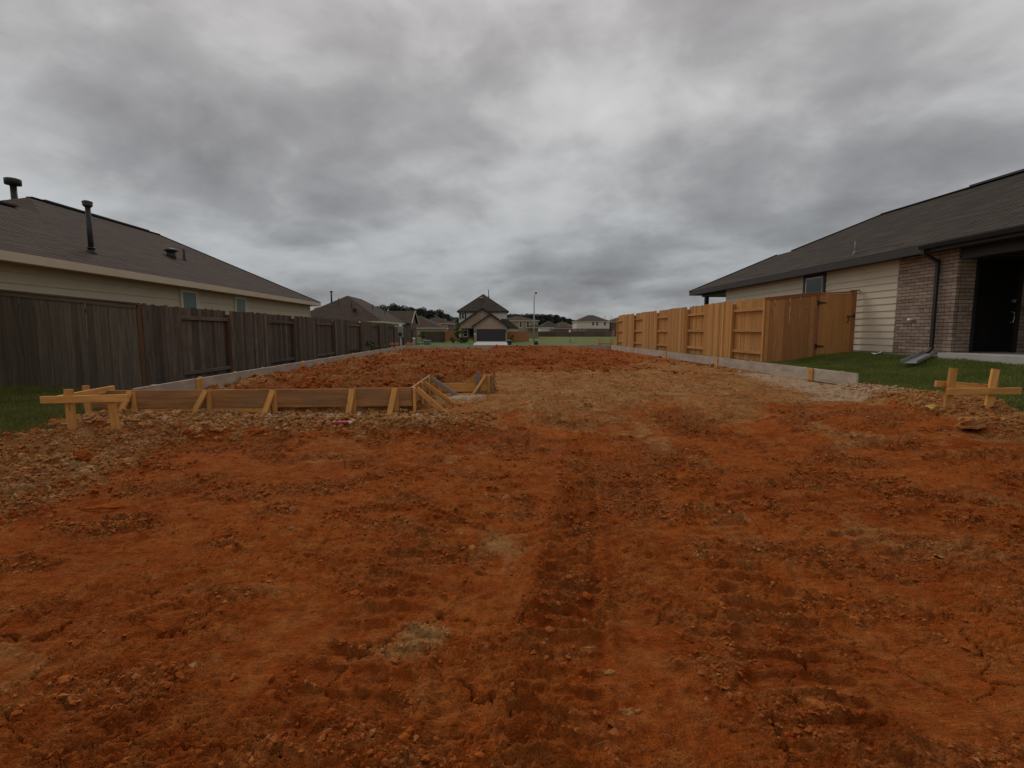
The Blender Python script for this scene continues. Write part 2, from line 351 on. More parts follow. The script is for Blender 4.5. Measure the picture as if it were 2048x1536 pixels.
def beam(name, p0, p1, w, t, mat, parent=None, side=(0, 0, 1), rough=0.0015):
    """a piece of lumber from p0 to p1, its width w along 'side'; local Z is its length"""
    p0, p1 = Vector(p0), Vector(p1); L = (p1 - p0).length; d = (p1 - p0) / L; a = Vector(side); a = a - d * a.dot(d)
    if a.length < 1e-4: a = d.orthogonal()
    a.normalize(); b = d.cross(a)
    key = (round(w, 4), round(t, 4), round(L, 3), mat)
    me = _bc.get(key)
    if me is None:
        c = min(w, t) * 0.09
        hw, ht = w / 2, t / 2
        ring = [(-hw+c,-ht),(hw-c,-ht),(hw,-ht+c),(hw,ht-c),(hw-c,ht),(-hw+c,ht),(-hw,ht-c),(-hw,-ht+c)]
        mb = MB(); n = 3
        vs = []
        for i in range(n):
            z = L * i / (n - 1); jx = random.uniform(-1, 1) * rough if 0 < i < n-1 else 0; jy = random.uniform(-1, 1) * rough * 1.5 if 0 < i < n-1 else 0
            vs += [(x + jx, y + jy, z) for x, y in ring]
        fs = [(i*8+j, i*8+(j+1) % 8, (i+1)*8+(j+1) % 8, (i+1)*8+j) for i in range(n-1) for j in range(8)]
        fs += [tuple(reversed(range(8))), tuple(range((n-1)*8, n*8))]
        mb.add(vs, fs); me = mb.mesh(name, mat); _bc[key] = me
    Mx = Matrix((a, b, d)).transposed().to_4x4(); Mx.translation = p0
    return link(name, me, Mx, parent)

# ================================================================== noise (numpy)
PERM = rng.permutation(4096).astype(np.int64)
GA = rng.uniform(0, 2 * np.pi, 4096); GX, GY = np.cos(GA), np.sin(GA); GR = rng.uniform(0, 1, 4096)
def _h(ix, iy, s): return PERM[(PERM[(ix + s * 131) & 4095] + iy) & 4095]
def pn(x, y, s=0):
    ix = np.floor(x).astype(np.int64); iy = np.floor(y).astype(np.int64); fx = x - ix; fy = y - iy
    u = fx*fx*fx*(fx*(fx*6-15)+10); v = fy*fy*fy*(fy*(fy*6-15)+10)
    def g(i, j):
        h = _h(ix+i, iy+j, s); return GX[h]*(fx-i) + GY[h]*(fy-j)
    a = g(0,0); b = g(1,0); c = g(0,1); d = g(1,1)
    return 1.5 * (a + u*(b-a) + v*(c-a) + u*v*(a-b-c+d))
def fbm(x, y, o=4, s=0, gain=0.5):
    r = 0; a = 1.0
    for i in range(o):
        r = r + a * pn(x, y, s+i); x = x*2.03+17.1; y = y*2.03+5.3; a *= gain
    return r
def billow(x, y, o=3, s=0):
    r = 0; a = 1.0
    for i in range(o):
        r = r + a * np.abs(pn(x, y, s+i)); x = x*2.1+7.7; y = y*2.1+3.3; a *= 0.5
    return r
def worley(x, y, s=0):
    ix = np.floor(x).astype(np.int64); iy = np.floor(y).astype(np.int64)
    f1 = np.full(x.shape, 9.0); f2 = f1.copy(); cid = np.zeros(x.shape)
    for i in (-1, 0, 1):
        for j in (-1, 0, 1):
            h = _h(ix+i, iy+j, s); d = np.hypot(ix+i+0.5+0.42*GX[h] - x, iy+j+0.5+0.42*GY[h] - y)
            n = d < f1; f2 = np.where(n, f1, np.minimum(f2, d)); cid = np.where(n, GR[h], cid); f1 = np.where(n, d, f1)
    return f1, f2, cid
def ss(a, b, x):
    t = np.clip((x - a) / (b - a), 0, 1); return t*t*(3-2*t)

# ================================================================== terrain
FORM_Z = 0.56
def zones(x, y):
    """masks of the soil: berm, pad inside the forms, right bank, lawn, sand, pale"""
    n = pn(x*0.9, y*0.9, 40); n2 = pn(x*2.7, y*2.7, 41)
    w = 0.22*n + 0.10*n2
    berm = ss(6.15, 6.75, y+w) * (1-ss(7.3, 8.3, y)) * ss(-6.1, -5.5, x) * (1-ss(-0.9, 0.15, x + 0.5*w))
    heap = (1-ss(-3.9, -3.2, x + 0.10*(y-4.5) + w)) * ss(3.0, 3.9, y+w) * (1-ss(6.2, 6.6, y))
    insideL = ss(7.52, 7.58, y) * ss(-5.31, -5.27, x) * (1-ss(-1.29, -1.22, x + np.where(y > 9.80, -1.3, 0.0)))
    ledge = 5.75 + 0.36*np.maximum(0, y-6.5)
    rb = ss(0, 0.22, x - ledge + 0.35*w) * (1-ss(9.6, 10.6, y)) * ss(-2, 2, y)
    rb2 = ss(0.0, 0.5, x-7.45) * ss(9.0, 9.8, y)
    lawnR = np.maximum(ss(0, 0.28, x - (6.40 + 0.62*np.clip(y-5.8, -0.6, 1.4)) + 0.6*w) * (1-ss(10.4, 11.4, y)), ss(7.55, 7.75, x+0.3*w) * ss(9.0, 9.8, y))
    lawnL = 1-ss(-5.85, -5.5, x + 0.5*w)
    lawnL = np.maximum(lawnL*(1-0.0*y), (1-ss(-5.45, -5.36, x))*ss(7.6, 8.4, y))
    far = ss(30.8, 31.6, y)
    return berm, heap, insideL, rb, rb2, lawnL, lawnR, far, w
def zbase(x, y):
    x = np.asarray(x, float); y = np.asarray(y, float)
    berm, heap, ins, rb, rb2, lawnL, lawnR, far, w = zones(x, y)
    zc = 0.20*ss(5.6, 8.4, y) + 0.09*ss(8, 12, y)
    zc = zc + 0.19*ss(3.4, 5.7, x)*ss(3.4, 5.4, y)*(1-ss(6.4, 8.6, y))
    zc = zc + 0.21*ss(20, 28, y+3*w)*(1-ss(4.6, 6.8, x))*ss(-5.2, -3.6, x)*(1-ss(30.2, 30.75, y))
    z = zc
    z = z*(1-berm) + berm*(0.17 + 0.05*ss(-3.5, -5.0, x) + 0.03*w)
    z = np.maximum(z, heap*(0.05 + 0.13*ss(4.6, 6.2, y)*ss(-3.4, -4.8, x)))
    zi = 0.33 + 0.07*fbm(x*0.55, y*0.5, 2, 60) + 0.17*ss(-5.2, -3.4, x)*(1-ss(-2.2, 0.2, x))*ss(8.2, 9.6, y)*(1-ss(14, 19, y))
    z = z*(1-ins) + ins*zi
    zr = 0.30 + 0.06*(1-ss(7, 9.5, y)) + 0.40*ss(7.3, 10.1, x) + 0.06*ss(6.4, 7.3, x)
    z = z*(1-rb) + rb*np.maximum(zr, z)
    zr2 = 0.50 + 0.30*ss(8.0, 10.2, x)
    z = z*(1-rb2) + rb2*zr2
    zl = 0.13 + 0.07*ss(5, 7.5, y) + 0.10*ss(-7, -11, x)
    z = z*(1-lawnL) + lawnL*zl
    fz = ss(31.5, 44, y)
    z = z*(1-fz) + fz*(-0.43)
    return z
def track(x, y, p0, p1, width, pitch, depth, curve=0.0, seed=0, bars=1.0):
    """cleat marks pressed along a line from p0 to p1"""
    dx, dy = p1[0]-p0[0], p1[1]-p0[1]; L = math.hypot(dx, dy); dx /= L; dy /= L
    s = (x-p0[0])*dx + (y-p0[1])*dy; c = (x-p0[0])*dy - (y-p0[1])*dx
    c = c + curve*(s*(L-s)) + 0.02*pn(x*3, y*3, seed)
    m = ss(0, 0.7, s) * (1-ss(L-0.9, L, s)) * (0.55+0.45*ss(-0.30, 0.15, pn(x*1.4+seed, y*1.4, 70+seed)))
    inside = 1-ss(width/2-0.03, width/2+0.02, np.abs(c))
    ph = s/pitch + 0.22*pn(x*4, y*4, seed+3) + 0.25*(c/width)**2
    f = np.abs((ph % 1.0) - 0.5)*2
    bar = (1-ss(0.10, 0.34, f)) * bars * (0.6+0.4*ss(-0.25, 0.15, pn(x*5+seed, y*5, 77+seed)))
    edge = np.exp(-((np.abs(c)-width/2-0.03)/0.035)**2) * (0.4+0.6*billow(x*12, y*12, 2, seed+5))
    return m * (inside*(-0.14 + bar*(0.70+0.5*billow(x*12, y*12, 2, seed+8)))*depth + edge*depth*0.75), m*(inside*bar + edge)
TRACKS = [((0.08, 0.9), (1.75, 9.5), 0.34, 0.110, 0.026, 0.0, 1, 1.0), ((-0.62, 1.0), (0.30, 5.4), 0.50, 0.15, 0.020, 0.035, 2, 1.0),
          ((0.98, 0.9), (2.15, 6.4), 0.42, 0.135, 0.024, -0.012, 3, 1.0), ((3.1, 2.0), (1.3, 6.2), 0.45, 0.15, 0.019, 0.03, 4, 0.9),
          ((3.9, 2.6), (2.5, 8.0), 0.5, 0.16, 0.019, 0.01, 5, 0.9), ((0.9, 6.6), (1.05, 14.5), 0.5, 0.19, 0.032, 0.0, 6, 1.0),
          ((2.5, 6.0), (2.9, 14.5), 0.5, 0.19, 0.028, 0.0, 7, 0.9), ((-2.4, 1.5), (-0.3, 5.9), 0.5, 0.16, 0.015, 0.02, 8, 0.8),
          ((-1.1, 2.2), (0.5, 8.6), 0.45, 0.15, 0.016, 0.01, 9, 0.8), ((4.7, 4.4), (4.2, 13.0), 0.5, 0.18, 0.02, 0.01, 10, 0.8)]
def roughness(x, y):
    berm, heap, ins, rb, rb2, lawnL, lawnR, far, w = zones(x, y)
    n = fbm(x*1.25, y*1.9, 3, 80)
    r = ss(-0.10, 0.42, n+0.12*ss(3, 5, y)) * (0.6 + 0.4*ss(1.8, 4.0, y))
    r = np.maximum(r, np.maximum(berm, heap)); r = np.maximum(r, ins); r = np.maximum(r, rb*(1-lawnR)*0.9)
    r = np.maximum(r, ss(12.5, 17.0, y+w*6)*0.9*(1-0.6*ss(3.2, 5.8, x+2*w)))
    return r * (1-np.maximum(lawnL, lawnR)*0.8)
def detail(x, y):
    berm, heap, ins, rb, rb2, lawnL, lawnR, far, w = zones(x, y)
    r = roughness(x, y)
    big = np.maximum(ins, ss(12.5, 17.0, y+w*6)*0.8*(1-0.75*ss(3.2, 5.8, x+2*w)))
    h = 0.022*fbm(x*1.6, y*1.6, 3, 90)
    xs = x*0.985 + y*0.17; ys = y*0.985 - x*0.17                         # scraping left long shallow smears across the lot
    h = h + 0.013*fbm(xs*1.5, ys*9.0, 4, 95)*(1-0.6*big) + 0.006*fbm(x*17, y*17, 2, 99)*(1-ss(2.6, 6, y))
    f1, f2, cid = worley(x*9.0+0.35*pn(x*8, y*8, 31), y*9.0, 33)
    plate = (cid-0.45)*0.040*ss(0.02, 0.16, f2-f1)
    tm0 = 0; tin = 0
    for t_ in TRACKS[:4]:
        a_ = track(x, y, *t_); tm0 = tm0 + a_[1]; tin = tin + (np.abs(a_[0]) > 1e-5)*1.0
    r0 = r; r = r*(1-0.6*np.clip(tin, 0, 1)) + 0.35*np.clip(tm0, 0, 1); f26 = 1-ss(2.6, 5.5, y); f9 = 1-ss(6.0, 11.0, y)
    h = h + r*(plate + 0.050*np.abs(pn(x*9.0, y*9.0, 100))*f9 + 0.024*np.abs(pn(x*19, y*19, 101))*f26 - 0.012 + 0.015*pn(x*31, y*31, 104)*f26)
    # torn scales where the blade dragged the clay: thin scarps
    q = fbm(xs*1.9+0.3*w, ys*5.5, 4, 150); fr = (q*4.2) % 1.0
    h = h + 0.017*fr*ss(-0.20, 0.3, pn(x*0.9, y*0.9, 154))*(1-0.7*big)*(1-ss(6, 10, y))
    q = fbm(xs*4.6-0.3*w, ys*12.0, 3, 156)
    h = h + 0.009*((q*3.2) % 1.0)*ss(-0.1, 0.3, pn(x*1.3, y*1.3, 158))*(1-0.7*big)*(1-ss(3.2, 6, y))
    h = h + np.maximum(berm, heap)*(0.06*billow(x*4.6, y*4.6, 3, 110)-0.02)
    h = h + big*(0.15*billow(x*2.6, y*2.6, 4, 115) - 0.065 + 0.05*fbm(x*0.9, y*0.6, 2, 118))
    tm = 0
    for i, t in enumerate(TRACKS):
        dh, m = track(x, y, *t); h = h + (1.8 if i == 0 else 1.5)*dh*(1-big); tm = tm + m
    # shrinkage cracks in the smooth clay close by
    near = y < 6.5
    if near.any():
        xx, yy = x[near], y[near]; qx = xx*1.7+0.10*fbm(xx*7, yy*7, 3, 120); qy = yy*1.7+0.10*fbm(xx*7+9, yy*7, 3, 124)
        a1, a2, ci = worley(qx, qy, 35); dd = a2-a1
        cm = ss(0.02, 0.20, pn(xx*1.1, yy*1.1, 130)+0.28) * (1-0.8*r[near]) * (1-ss(3.8, 6.0, yy))
        h[near] -= cm*0.034*(1-ss(0.003, 0.016, dd))
        b1, b2, _ = worley(xx*4.6+0.2*pn(xx*11, yy*11, 7), yy*4.6, 37)
        h[near] -= cm*ss(0.0, 0.3, pn(xx*2.3, yy*2.3, 133))*0.012*(1-ss(0.006, 0.04, b2-b1))
    lawn = np.maximum(lawnL, lawnR)
    return h*(1-0.6*lawn)*(1-far*0.5), r0, tm
def soil(x, y):
    berm, heap, ins, rb, rb2, lawnL, lawnR, far, w = zones(x, y)
    sand = 0.66*ss(5.0, 9.2, y+3.5*w+0.5*pn(x*1.6, y*0.35, 141)*2)*(1-ss(12.6, 17.5, y+6*w-4*ss(3.5, 6, x)))*(1-ins)
    sand = sand + 0.22*pn(x*0.8, y*2.4, 140)*ss(6, 8, y) + 0.30*np.maximum(0, pn(x*1.3+4, y*1.3, 143))
    sand = np.maximum(sand, np.maximum(berm*0.80, heap*0.62))
    sand = np.maximum(sand, ins*(0.28+0.55*np.maximum(0, pn(x*0.7, y*0.45, 144)+0.15)))
    sand = np.maximum(sand, rb*0.72)
    sand = np.maximum(sand, 0.8*np.exp(-(((x+0.35)/0.16)**2 + ((y-2.15)/0.20)**2)))
    sand = np.maximum(sand, 0.7*np.exp(-(((x-0.05)/0.25)**2 + ((y-3.15)/0.28)**2)))
    sand = np.maximum(sand, (0.40+0.15*ss(2.5, 5, y)*ss(-1.5, 1, x))*ss(-0.1, 0.8, fbm(x*0.8, y*0.8, 3, 149)))
    pale = 0.75*ss(5.2, 6.2, x+w-0.1*(y-9))*ss(7.6, 8.6, y)*(1-ss(12.5, 14.5, y))*(1-ss(7.3, 7.6, x))
    pale = np.maximum(pale, 0.85*np.exp(-(((x+0.55)/0.65)**2 + ((y-9.0)/0.42)**2)))
    pale = np.maximum(pale, 0.60*np.exp(-(((x+2.4)/1.5)**2 + ((y-7.12)/0.16)**2)))
    pale = np.maximum(pale, 0.5*np.exp(-(((x+0.9)/0.5)**2 + ((y-7.0)/0.25)**2)))
    pale = np.maximum(pale, np.maximum(heap*0.36, berm*0.34))
    green = np.maximum(lawnL, lawnR); green = np.maximum(green, far*0.9)
    return sand, pale, green
def surf(x, y):
    x = np.atleast_1d(np.asarray(x, float)); y = np.atleast_1d(np.asarray(y, float))
    return zbase(x, y) + detail(x, y)[0]
def zat(x, y): return float(zbase(np.array([x]), np.array([y]))[0])
def np_mesh(name, V, F, mat, attrs=None, smooth=True):
    me = bpy.data.meshes.new(name); k = F.shape[1]
    me.vertices.add(len(V)); me.vertices.foreach_set('co', np.ascontiguousarray(V, 'f').ravel())
    me.loops.add(F.size); me.loops.foreach_set('vertex_index', np.ascontiguousarray(F, 'i').ravel())
    me.polygons.add(len(F)); me.polygons.foreach_set('loop_start', np.arange(0, F.size, k, dtype='i'))
    me.polygons.foreach_set('use_smooth', np.full(len(F), smooth))
    for nme, a in (attrs or {}).items():
        at = me.attributes.new(nme, 'FLOAT', 'POINT'); at.data.foreach_set('value', np.ascontiguousarray(a, 'f'))
    me.materials.append(M[mat]); me.update(calc_edges=True); return me
def build_terrain():
    p = 1.25; y0, y1, n = 0.9, 46.0, 800
    t = np.linspace(y0**(1-p), y1**(1-p), n); ys = t**(1/(1-p))
    s = np.linspace(-1, 1, 901); Y, Sg = np.meshgrid(ys, s, indexing='ij')
    X = Sg*np.minimum(1.28*Y+1.6, 26.0)
    X = X.ravel(); Y = Y.ravel()
    d, r, tm = detail(X, Y); Z = zbase(X, Y) + d
    sand, pale, green = soil(X, Y); sand = sand + 0.16*np.clip(tm, 0, 1)
    m = len(s); i = np.arange(n-1)[:, None]*m + np.arange(m-1)[None, :]; i = i.ravel()
    F = np.stack([i, i+1, i+m+1, i+m], 1)
    o = link('dirt_ground', np_mesh('dirt_ground', np.stack([X, Y, Z], 1), F, 'dirt', {'sand': sand, 'pale': pale, 'green': green, 'dry': np.clip(r*0.75, 0, 1)}))
    o['kind'] = 'structure'; o['label'] = 'rutted red and tan clay of the building lot'
    # coarse ground that goes on to the horizon
    gx = np.unique(np.concatenate([np.linspace(-60, 60, 121), np.linspace(-1600, 1600, 41)])); gy = np.unique(np.concatenate([np.linspace(-14, 60, 75), np.linspace(60, 2600, 60), np.linspace(-200, -14, 8)]))
    GYm, GXm = np.meshgrid(gy, gx, indexing='ij'); X = GXm.ravel(); Y = GYm.ravel()
    Z = zbase(np.clip(X, -14, 14), np.maximum(Y, 0.5))
    ins = (np.abs(X) < np.minimum(1.28*Y+1.6, 26.0)) & (Y > 0.9) & (Y < 46)
    Z = np.where(ins, Z-0.35, Z-0.01)
    Z = np.where(np.abs(X) > 26, np.where(Y > 34, -0.44, Z), Z)
    m = len(gx); i = (np.arange(len(gy)-1)[:, None]*m + np.arange(m-1)[None, :]).ravel()
    F = np.stack([i, i+1, i+m+1, i+m], 1)
    o = link('ground', np_mesh('ground', np.stack([X, Y, Z], 1), F, 'field')); o['kind'] = 'structure'
build_terrain()

# ================================================================== loose clods
_ph = (1+5**0.5)/2
ICO_V = np.array([(-1,_ph,0),(1,_ph,0),(-1,-_ph,0),(1,-_ph,0),(0,-1,_ph),(0,1,_ph),(0,-1,-_ph),(0,1,-_ph),(_ph,0,-1),(_ph,0,1),(-_ph,0,-1),(-_ph,0,1)])/1.902
ICO_F = np.array([(0,11,5),(0,5,1),(0,1,7),(0,7,10),(0,10,11),(1,5,9),(5,11,4),(11,10,2),(10,7,6),(7,1,8),(3,9,4),(3,4,2),(3,2,6),(3,6,8),(3,8,9),(4,9,5),(2,4,11),(6,2,10),(8,6,7),(9,8,1)])
OCT_V = np.array([(1,0,0),(-1,0,0),(0,1,0),(0,-1,0),(0,0,1),(0,0,-1)], float); OCT_F = np.array([(0,2,4),(2,1,4),(1,3,4),(3,0,4),(2,0,5),(1,2,5),(3,1,5),(0,3,5)])
def clods(name, label, P, size, flat, sand, pale, octa=False):
    n = len(P); TV, TF = (OCT_V, OCT_F) if octa else (ICO_V, ICO_F); nv = len(TV)
    if n == 0: return
    V = np.repeat(TV[None], n, 0) * (1 + rng.uniform(-0.33, 0.33, (n, nv, 1)))
    V *= rng.uniform(0.65, 1.35, (n, 1, 3))
    q = rng.normal(size=(n, 4)); q /= np.linalg.norm(q, axis=1)[:, None]; a, b, c, d = q.T
    Rm = np.stack([np.stack([1-2*(c*c+d*d), 2*(b*c-a*d), 2*(b*d+a*c)], 1), np.stack([2*(b*c+a*d), 1-2*(b*b+d*d), 2*(c*d-a*b)], 1), np.stack([2*(b*d-a*c), 2*(c*d+a*b), 1-2*(b*b+c*c)], 1)], 1)
    V = np.einsum('nij,nkj->nki', Rm, V); V[:, :, 2] *= flat
    V = V*size[:, None, None]*0.5 + P[:, None, :]; V[:, :, 2] += (size*0.5*flat*rng.uniform(0.0, 0.6, n))[:, None]
    F = (TF[None] + (np.arange(n)*nv)[:, None, None]).reshape(-1, 3)
    o = link(name, np_mesh(name, V.reshape(-1, 3), F, 'clod', {'sand': np.repeat(sand, nv), 'pale': np.repeat(pale, nv), 'dry': np.repeat(rng.uniform(0.05, 0.75, n), nv)}, False))
    tag(o, label, 'clods', None, 'stuff')
def scatter(name, label, n, xr, yr, dens, smin, smax, pw=2.2, flat=0.72, yp=0.0, jit=0.3, pale_add=0.0, sand_add=0.0, octa=False):
    m = n*6; x = rng.uniform(*xr, m)
    y = rng.uniform(*yr, m) if not yp else yr[0]*(yr[1]/yr[0])**rng.uniform(0, 1, m)
    k = rng.uniform(0, 1, m) < np.clip(dens(x, y), 0, 1); x, y = x[k][:n], y[k][:n]
    clump = pn(x*5, y*5, 201)
    size = smin*(smax/smin)**(rng.uniform(0, 1, len(x))**pw)*(1+0.35*clump)
    sand, pale, g = soil(x, y)
    clods(name, label, np.stack([x, y, surf(x, y)], 1), size, flat, np.clip(sand+sand_add+rng.normal(0, jit*0.6, len(x)), 0, 1), np.clip(pale+pale_add+rng.normal(0, jit*0.5, len(x)), 0, 1), octa)
Z_ = lambda i: (lambda x, y: zones(x, y)[i])
def near_d(x, y):
    tm = 0
    for t in TRACKS: tm = tm + track(x, y, *t)[1]
    r = roughness(x, y); z = zones(x, y)
    return (0.012 + 0.6*r**1.5*ss(-0.30, 0.35, pn(x*2.3, y*2.3, 210)) + 0.8*np.clip(tm, 0, 1)**1.5*ss(-0.15, 0.3, pn(x*4, y*4, 211))) * (np.abs(x) < 1.25*y+0.5) * (1-z[5])*(1-z[6])
scatter('small_clods', 'small red clay crumbs strewn over the near ruts', 34000, (-3.6, 3.8), (1.15, 4.0), near_d, 0.005, 0.030, 2.2, 0.8, 0.6, octa=True, sand_add=0.12)
scatter('small_clods', 'red clay crumbs over the middle of the lot', 27000, (-4.5, 5.5), (3.4, 7.2), near_d, 0.009, 0.045, 2.4, 0.75, 0.5, octa=True)
scatter('small_clods', 'larger broken lumps among the near ruts', 900, (-3.6, 4.2), (1.2, 6.6), near_d, 0.020, 0.055, 2.2, 0.5, 0.6)
scatter('berm_clods', 'tan clods heaped in front of the form boards', 11000, (-6.0, 0.1), (6.0, 7.6), Z_(0), 0.010, 0.095, 2.9, 0.8, sand_add=0.12)
scatter('heap_clods', 'mixed grey and brown clods spread at the left edge of the lot', 20000, (-6.5, -2.9), (2.9, 6.7), Z_(1), 0.007, 0.065, 3.0, 0.8, jit=0.2, pale_add=-0.06, sand_add=0.0, octa=True)
scatter('bank_clods', 'brown clods on the bank beside the right lawn', 5500, (5.0, 8.0), (4.6, 10.0), lambda x, y: (lambda z: z[3]*(1-z[6]))(zones(x, y)), 0.012, 0.07, 2.6, 0.7, sand_add=0.0)
scatter('pad_clods', 'broken red clods inside the left forms', 17000, (-5.25, 0.0), (7.6, 17.0), lambda x, y: zones(x, y)[2]*ss(-0.35, 0.25, pn(x*1.5, y*1.5, 220)), 0.014, 0.12, 2.9, 0.8, 0.5, 0.3, sand_add=-0.10, octa=True)
scatter('pad_clods', 'coarse red clods over the back of the lot', 14000, (-5.2, 7.2), (12.0, 30.3), lambda x, y: ss(11.5, 16.5, y)*ss(-0.3, 0.3, pn(x*0.8, y*0.8, 221))*(1-0.75*ss(3.2, 5.8, x)), 0.025, 0.16, 2.9, 0.8, 0.5, 0.25, sand_add=-0.12, octa=True)
scatter('sand_clods', 'scattered clods on the tan ramp into the lot', 7000, (-0.8, 7.2), (6.8, 13.0), lambda x, y: 0.15+0.8*ss(0.0, 0.4, pn(x*1.8, y*1.8, 222)), 0.010, 0.05, 2.6, 0.75, sand_add=-0.15, octa=True)

def lump(name, label, x, y, sx, sy, sz, seed, sand, pale, rz=0.0):
    """one larger clod with a broken, layered outline"""
    r = np.random.default_rng(seed); u = np.linspace(0, 2*np.pi, 22, endpoint=False); v = np.linspace(0.0, 1.0, 8)
    U, Vv = np.meshgrid(u, v); rad = np.cos(Vv*np.pi/2)**0.6; zz = np.sin(Vv*np.pi/2)
    px = rad*np.cos(U); py = rad*np.sin(U); k = 1+0.30*pn(px*1.9+seed, py*1.9+zz*2, seed)+0.16*pn(px*5+seed, py*5+zz*4, seed+1)
    px, py, zz = px*k, py*k, zz*k
    zz = np.round(zz*5)/5*0.5+zz*0.5
    ca, sa = math.cos(rz), math.sin(rz); X = x+(px*sx*ca-py*sy*sa); Y = y+(px*sx*sa+py*sy*ca); z0 = float(surf(x, y)[0])-0.02
    P = np.stack([X.ravel()-x, Y.ravel()-y, zz.ravel()*sz], 1); n = 22
    F = np.array([(i*n+j, i*n+(j+1) % n, (i+1)*n+(j+1) % n, (i+1)*n+j) for i in range(7) for j in range(n)])
    o = link(name, np_mesh(name, P, F, 'clod', {'sand': np.full(len(P), sand), 'pale': np.full(len(P), pale), 'dry': np.full(len(P), 0.3)}, False), Matrix.Translation((x, y, z0)))
    tag(o, label, 'clod')
lump('dirt_clod', 'large tan clod below the right batter board', 5.80, 5.72, 0.20, 0.13, 0.11, 3, 0.7, 0.1)
lump('dirt_clod', 'flat red slab of clay lying right of the left heap', -3.06, 3.95, 0.20, 0.055, 0.045, 5, 0.05, 0.0, 0.22)
lump('dirt_clod', 'rust brown lump on the left heap below the batter board', -4.25, 5.25, 0.10, 0.08, 0.085, 8, 0.15, 0.0)
lump('dirt_clod', 'pale rounded lump half buried in the left heap', -3.75, 5.15, 0.13, 0.10, 0.075, 9, 0.7, 0.35)
lump('dirt_clod', 'pale round boulder of clay beside the tan berm', -3.25, 6.35, 0.09, 0.08, 0.085, 12, 0.7, 0.4)
lump('dirt_clod', 'thin red slab of clay in the left foreground', -1.93, 2.38, 0.13, 0.03, 0.022, 14, 0.2, 0.0, 0.35)
for i, (x, y) in enumerate(((0.42, 2.07), (0.47, 1.90), (0.50, 1.70))):
    lump('track_clod', ['pale block of clay pressed in the centre track, farthest of three', 'crumbly tan block of clay in the centre track, middle of three', 'pointed tan block of clay in the centre track, nearest of three'][i], x, y, 0.052, 0.018, 0.026, 20+i, 0.7, 0.25, 0.1)

# ================================================================== form boards
def stake_mesh_obj(x, y0, zt, zb, lean, parent, wid=0.082, t=0.038, mat='lumber', out=0.16, so=0.035):
    """diagonal kicker from the top of the board down to the ground in front, with an upright stake behind it"""
    beam('kicker', (x-lean, y0-out, zb-0.05), (x, y0-0.03, zt), wid, t, mat, parent, (1, 0, 0.2))
    beam('stake', (x+so, y0-0.02, zb-0.1), (x+so, y0-0.02, zt-0.01), 0.07, 0.03, mat, parent, (1, 0, 0))
def form_front():
    t = thing('front_form', 'stained brown form board with five kickers across the near side', 'form board', (-5.9, 7.5, 0.2))
    y = 7.5
    beam('board', (-5.99, y, 0.405), (-2.06, y, 0.415), 0.27, 0.038, 'form', t)
    beam('board', (-2.055, y, 0.420), (-1.22, y, 0.424), 0.28, 0.038, 'form', t)
    beam('lower_board', (-5.45, y+0.012, 0.235), (-3.3, y+0.012, 0.235), 0.09, 0.036, 'lumber', t)
    for x, lean, zt in ((-5.30, 0.10, 0.53), (-4.22, 0.16, 0.53), (-3.25, 0.10, 0.535), (-2.09, 0.04, 0.545), (-1.46, 0.07, 0.56)):
        stake_mesh_obj(x, y, zt, 0.17, lean, t, out=0.20, so=0.04 if x < -4 else 0.014)
form_front()
def form_jog():
    t = thing('side_form', 'short form board running back from the front form, braced by three kickers', 'form board', (-1.22, 8.5, 0.2))
    beam('board', (-1.22, 7.50, 0.425), (-1.22, 9.72, 0.425), 0.28, 0.038, 'form', t)
    for y, L, mt in ((7.52, 0.46, 'lumber'), (8.35, 0.50, 'lumber'), (9.25, 0.52, 'lumber_grey')):
        z = zat(-0.9, y)
        beam('stake', (-1.18, y, z-0.15), (-1.18, y, 0.56), 0.075, 0.036, mt if mt == 'lumber' else 'lumber', t, (0, 1, 0))
        beam('kicker', (-1.15, y+0.02, 0.545), (-1.15+L, y-0.05, z-0.02), 0.072, 0.036, mt, t, (0, 0, 1))
    for y in (7.95, 8.8): beam('stake', (-1.25, y, 0.1), (-1.25, y, 0.585), 0.05, 0.03, 'lumber_grey', t, (0, 1, 0))
    t2 = thing('stepped_form', 'new yellow stepped form board with a raised end and grey stake', 'form board', (-0.5, 9.72, 0.2))
    beam('board', (-1.19, 9.72, 0.315), (-0.03, 9.72, 0.32), 0.17, 0.038, 'lumber', t2)
    MB().prism([(-0.56, 9.702, 0.408), (-0.03, 9.702, 0.408), (-0.03, 9.702, 0.565), (-0.36, 9.702, 0.56)], (0, 0.036, 0)).obj('raised_board', 'lumber', t2)
    beam('stake', (-0.28, 9.66, 0.12), (-0.28, 9.66, 0.63), 0.085, 0.036, 'lumber_grey', t2, (1, 0, 0))
    beam('stake', (-0.075, 9.67, 0.15), (-0.075, 9.67, 0.555), 0.06, 0.036, 'lumber', t2, (1, 0, 0))
    beam('end_board', (-0.012, 9.66, 0.24), (-0.012, 9.66, 0.57), 0.09, 0.03, 'lumber_grey', t2, (0, 1, 0))
    beam('stake', (-1.03, 9.67, 0.2), (-1.03, 9.67, 0.42), 0.09, 0.036, 'lumber', t2, (1, 0, 0))
    beam('kicker', (-0.14, 9.64, 0.565), (-0.41, 9.50, 0.17), 0.045, 0.036, 'lumber', t2, (1, 0, 0))
form_jog()
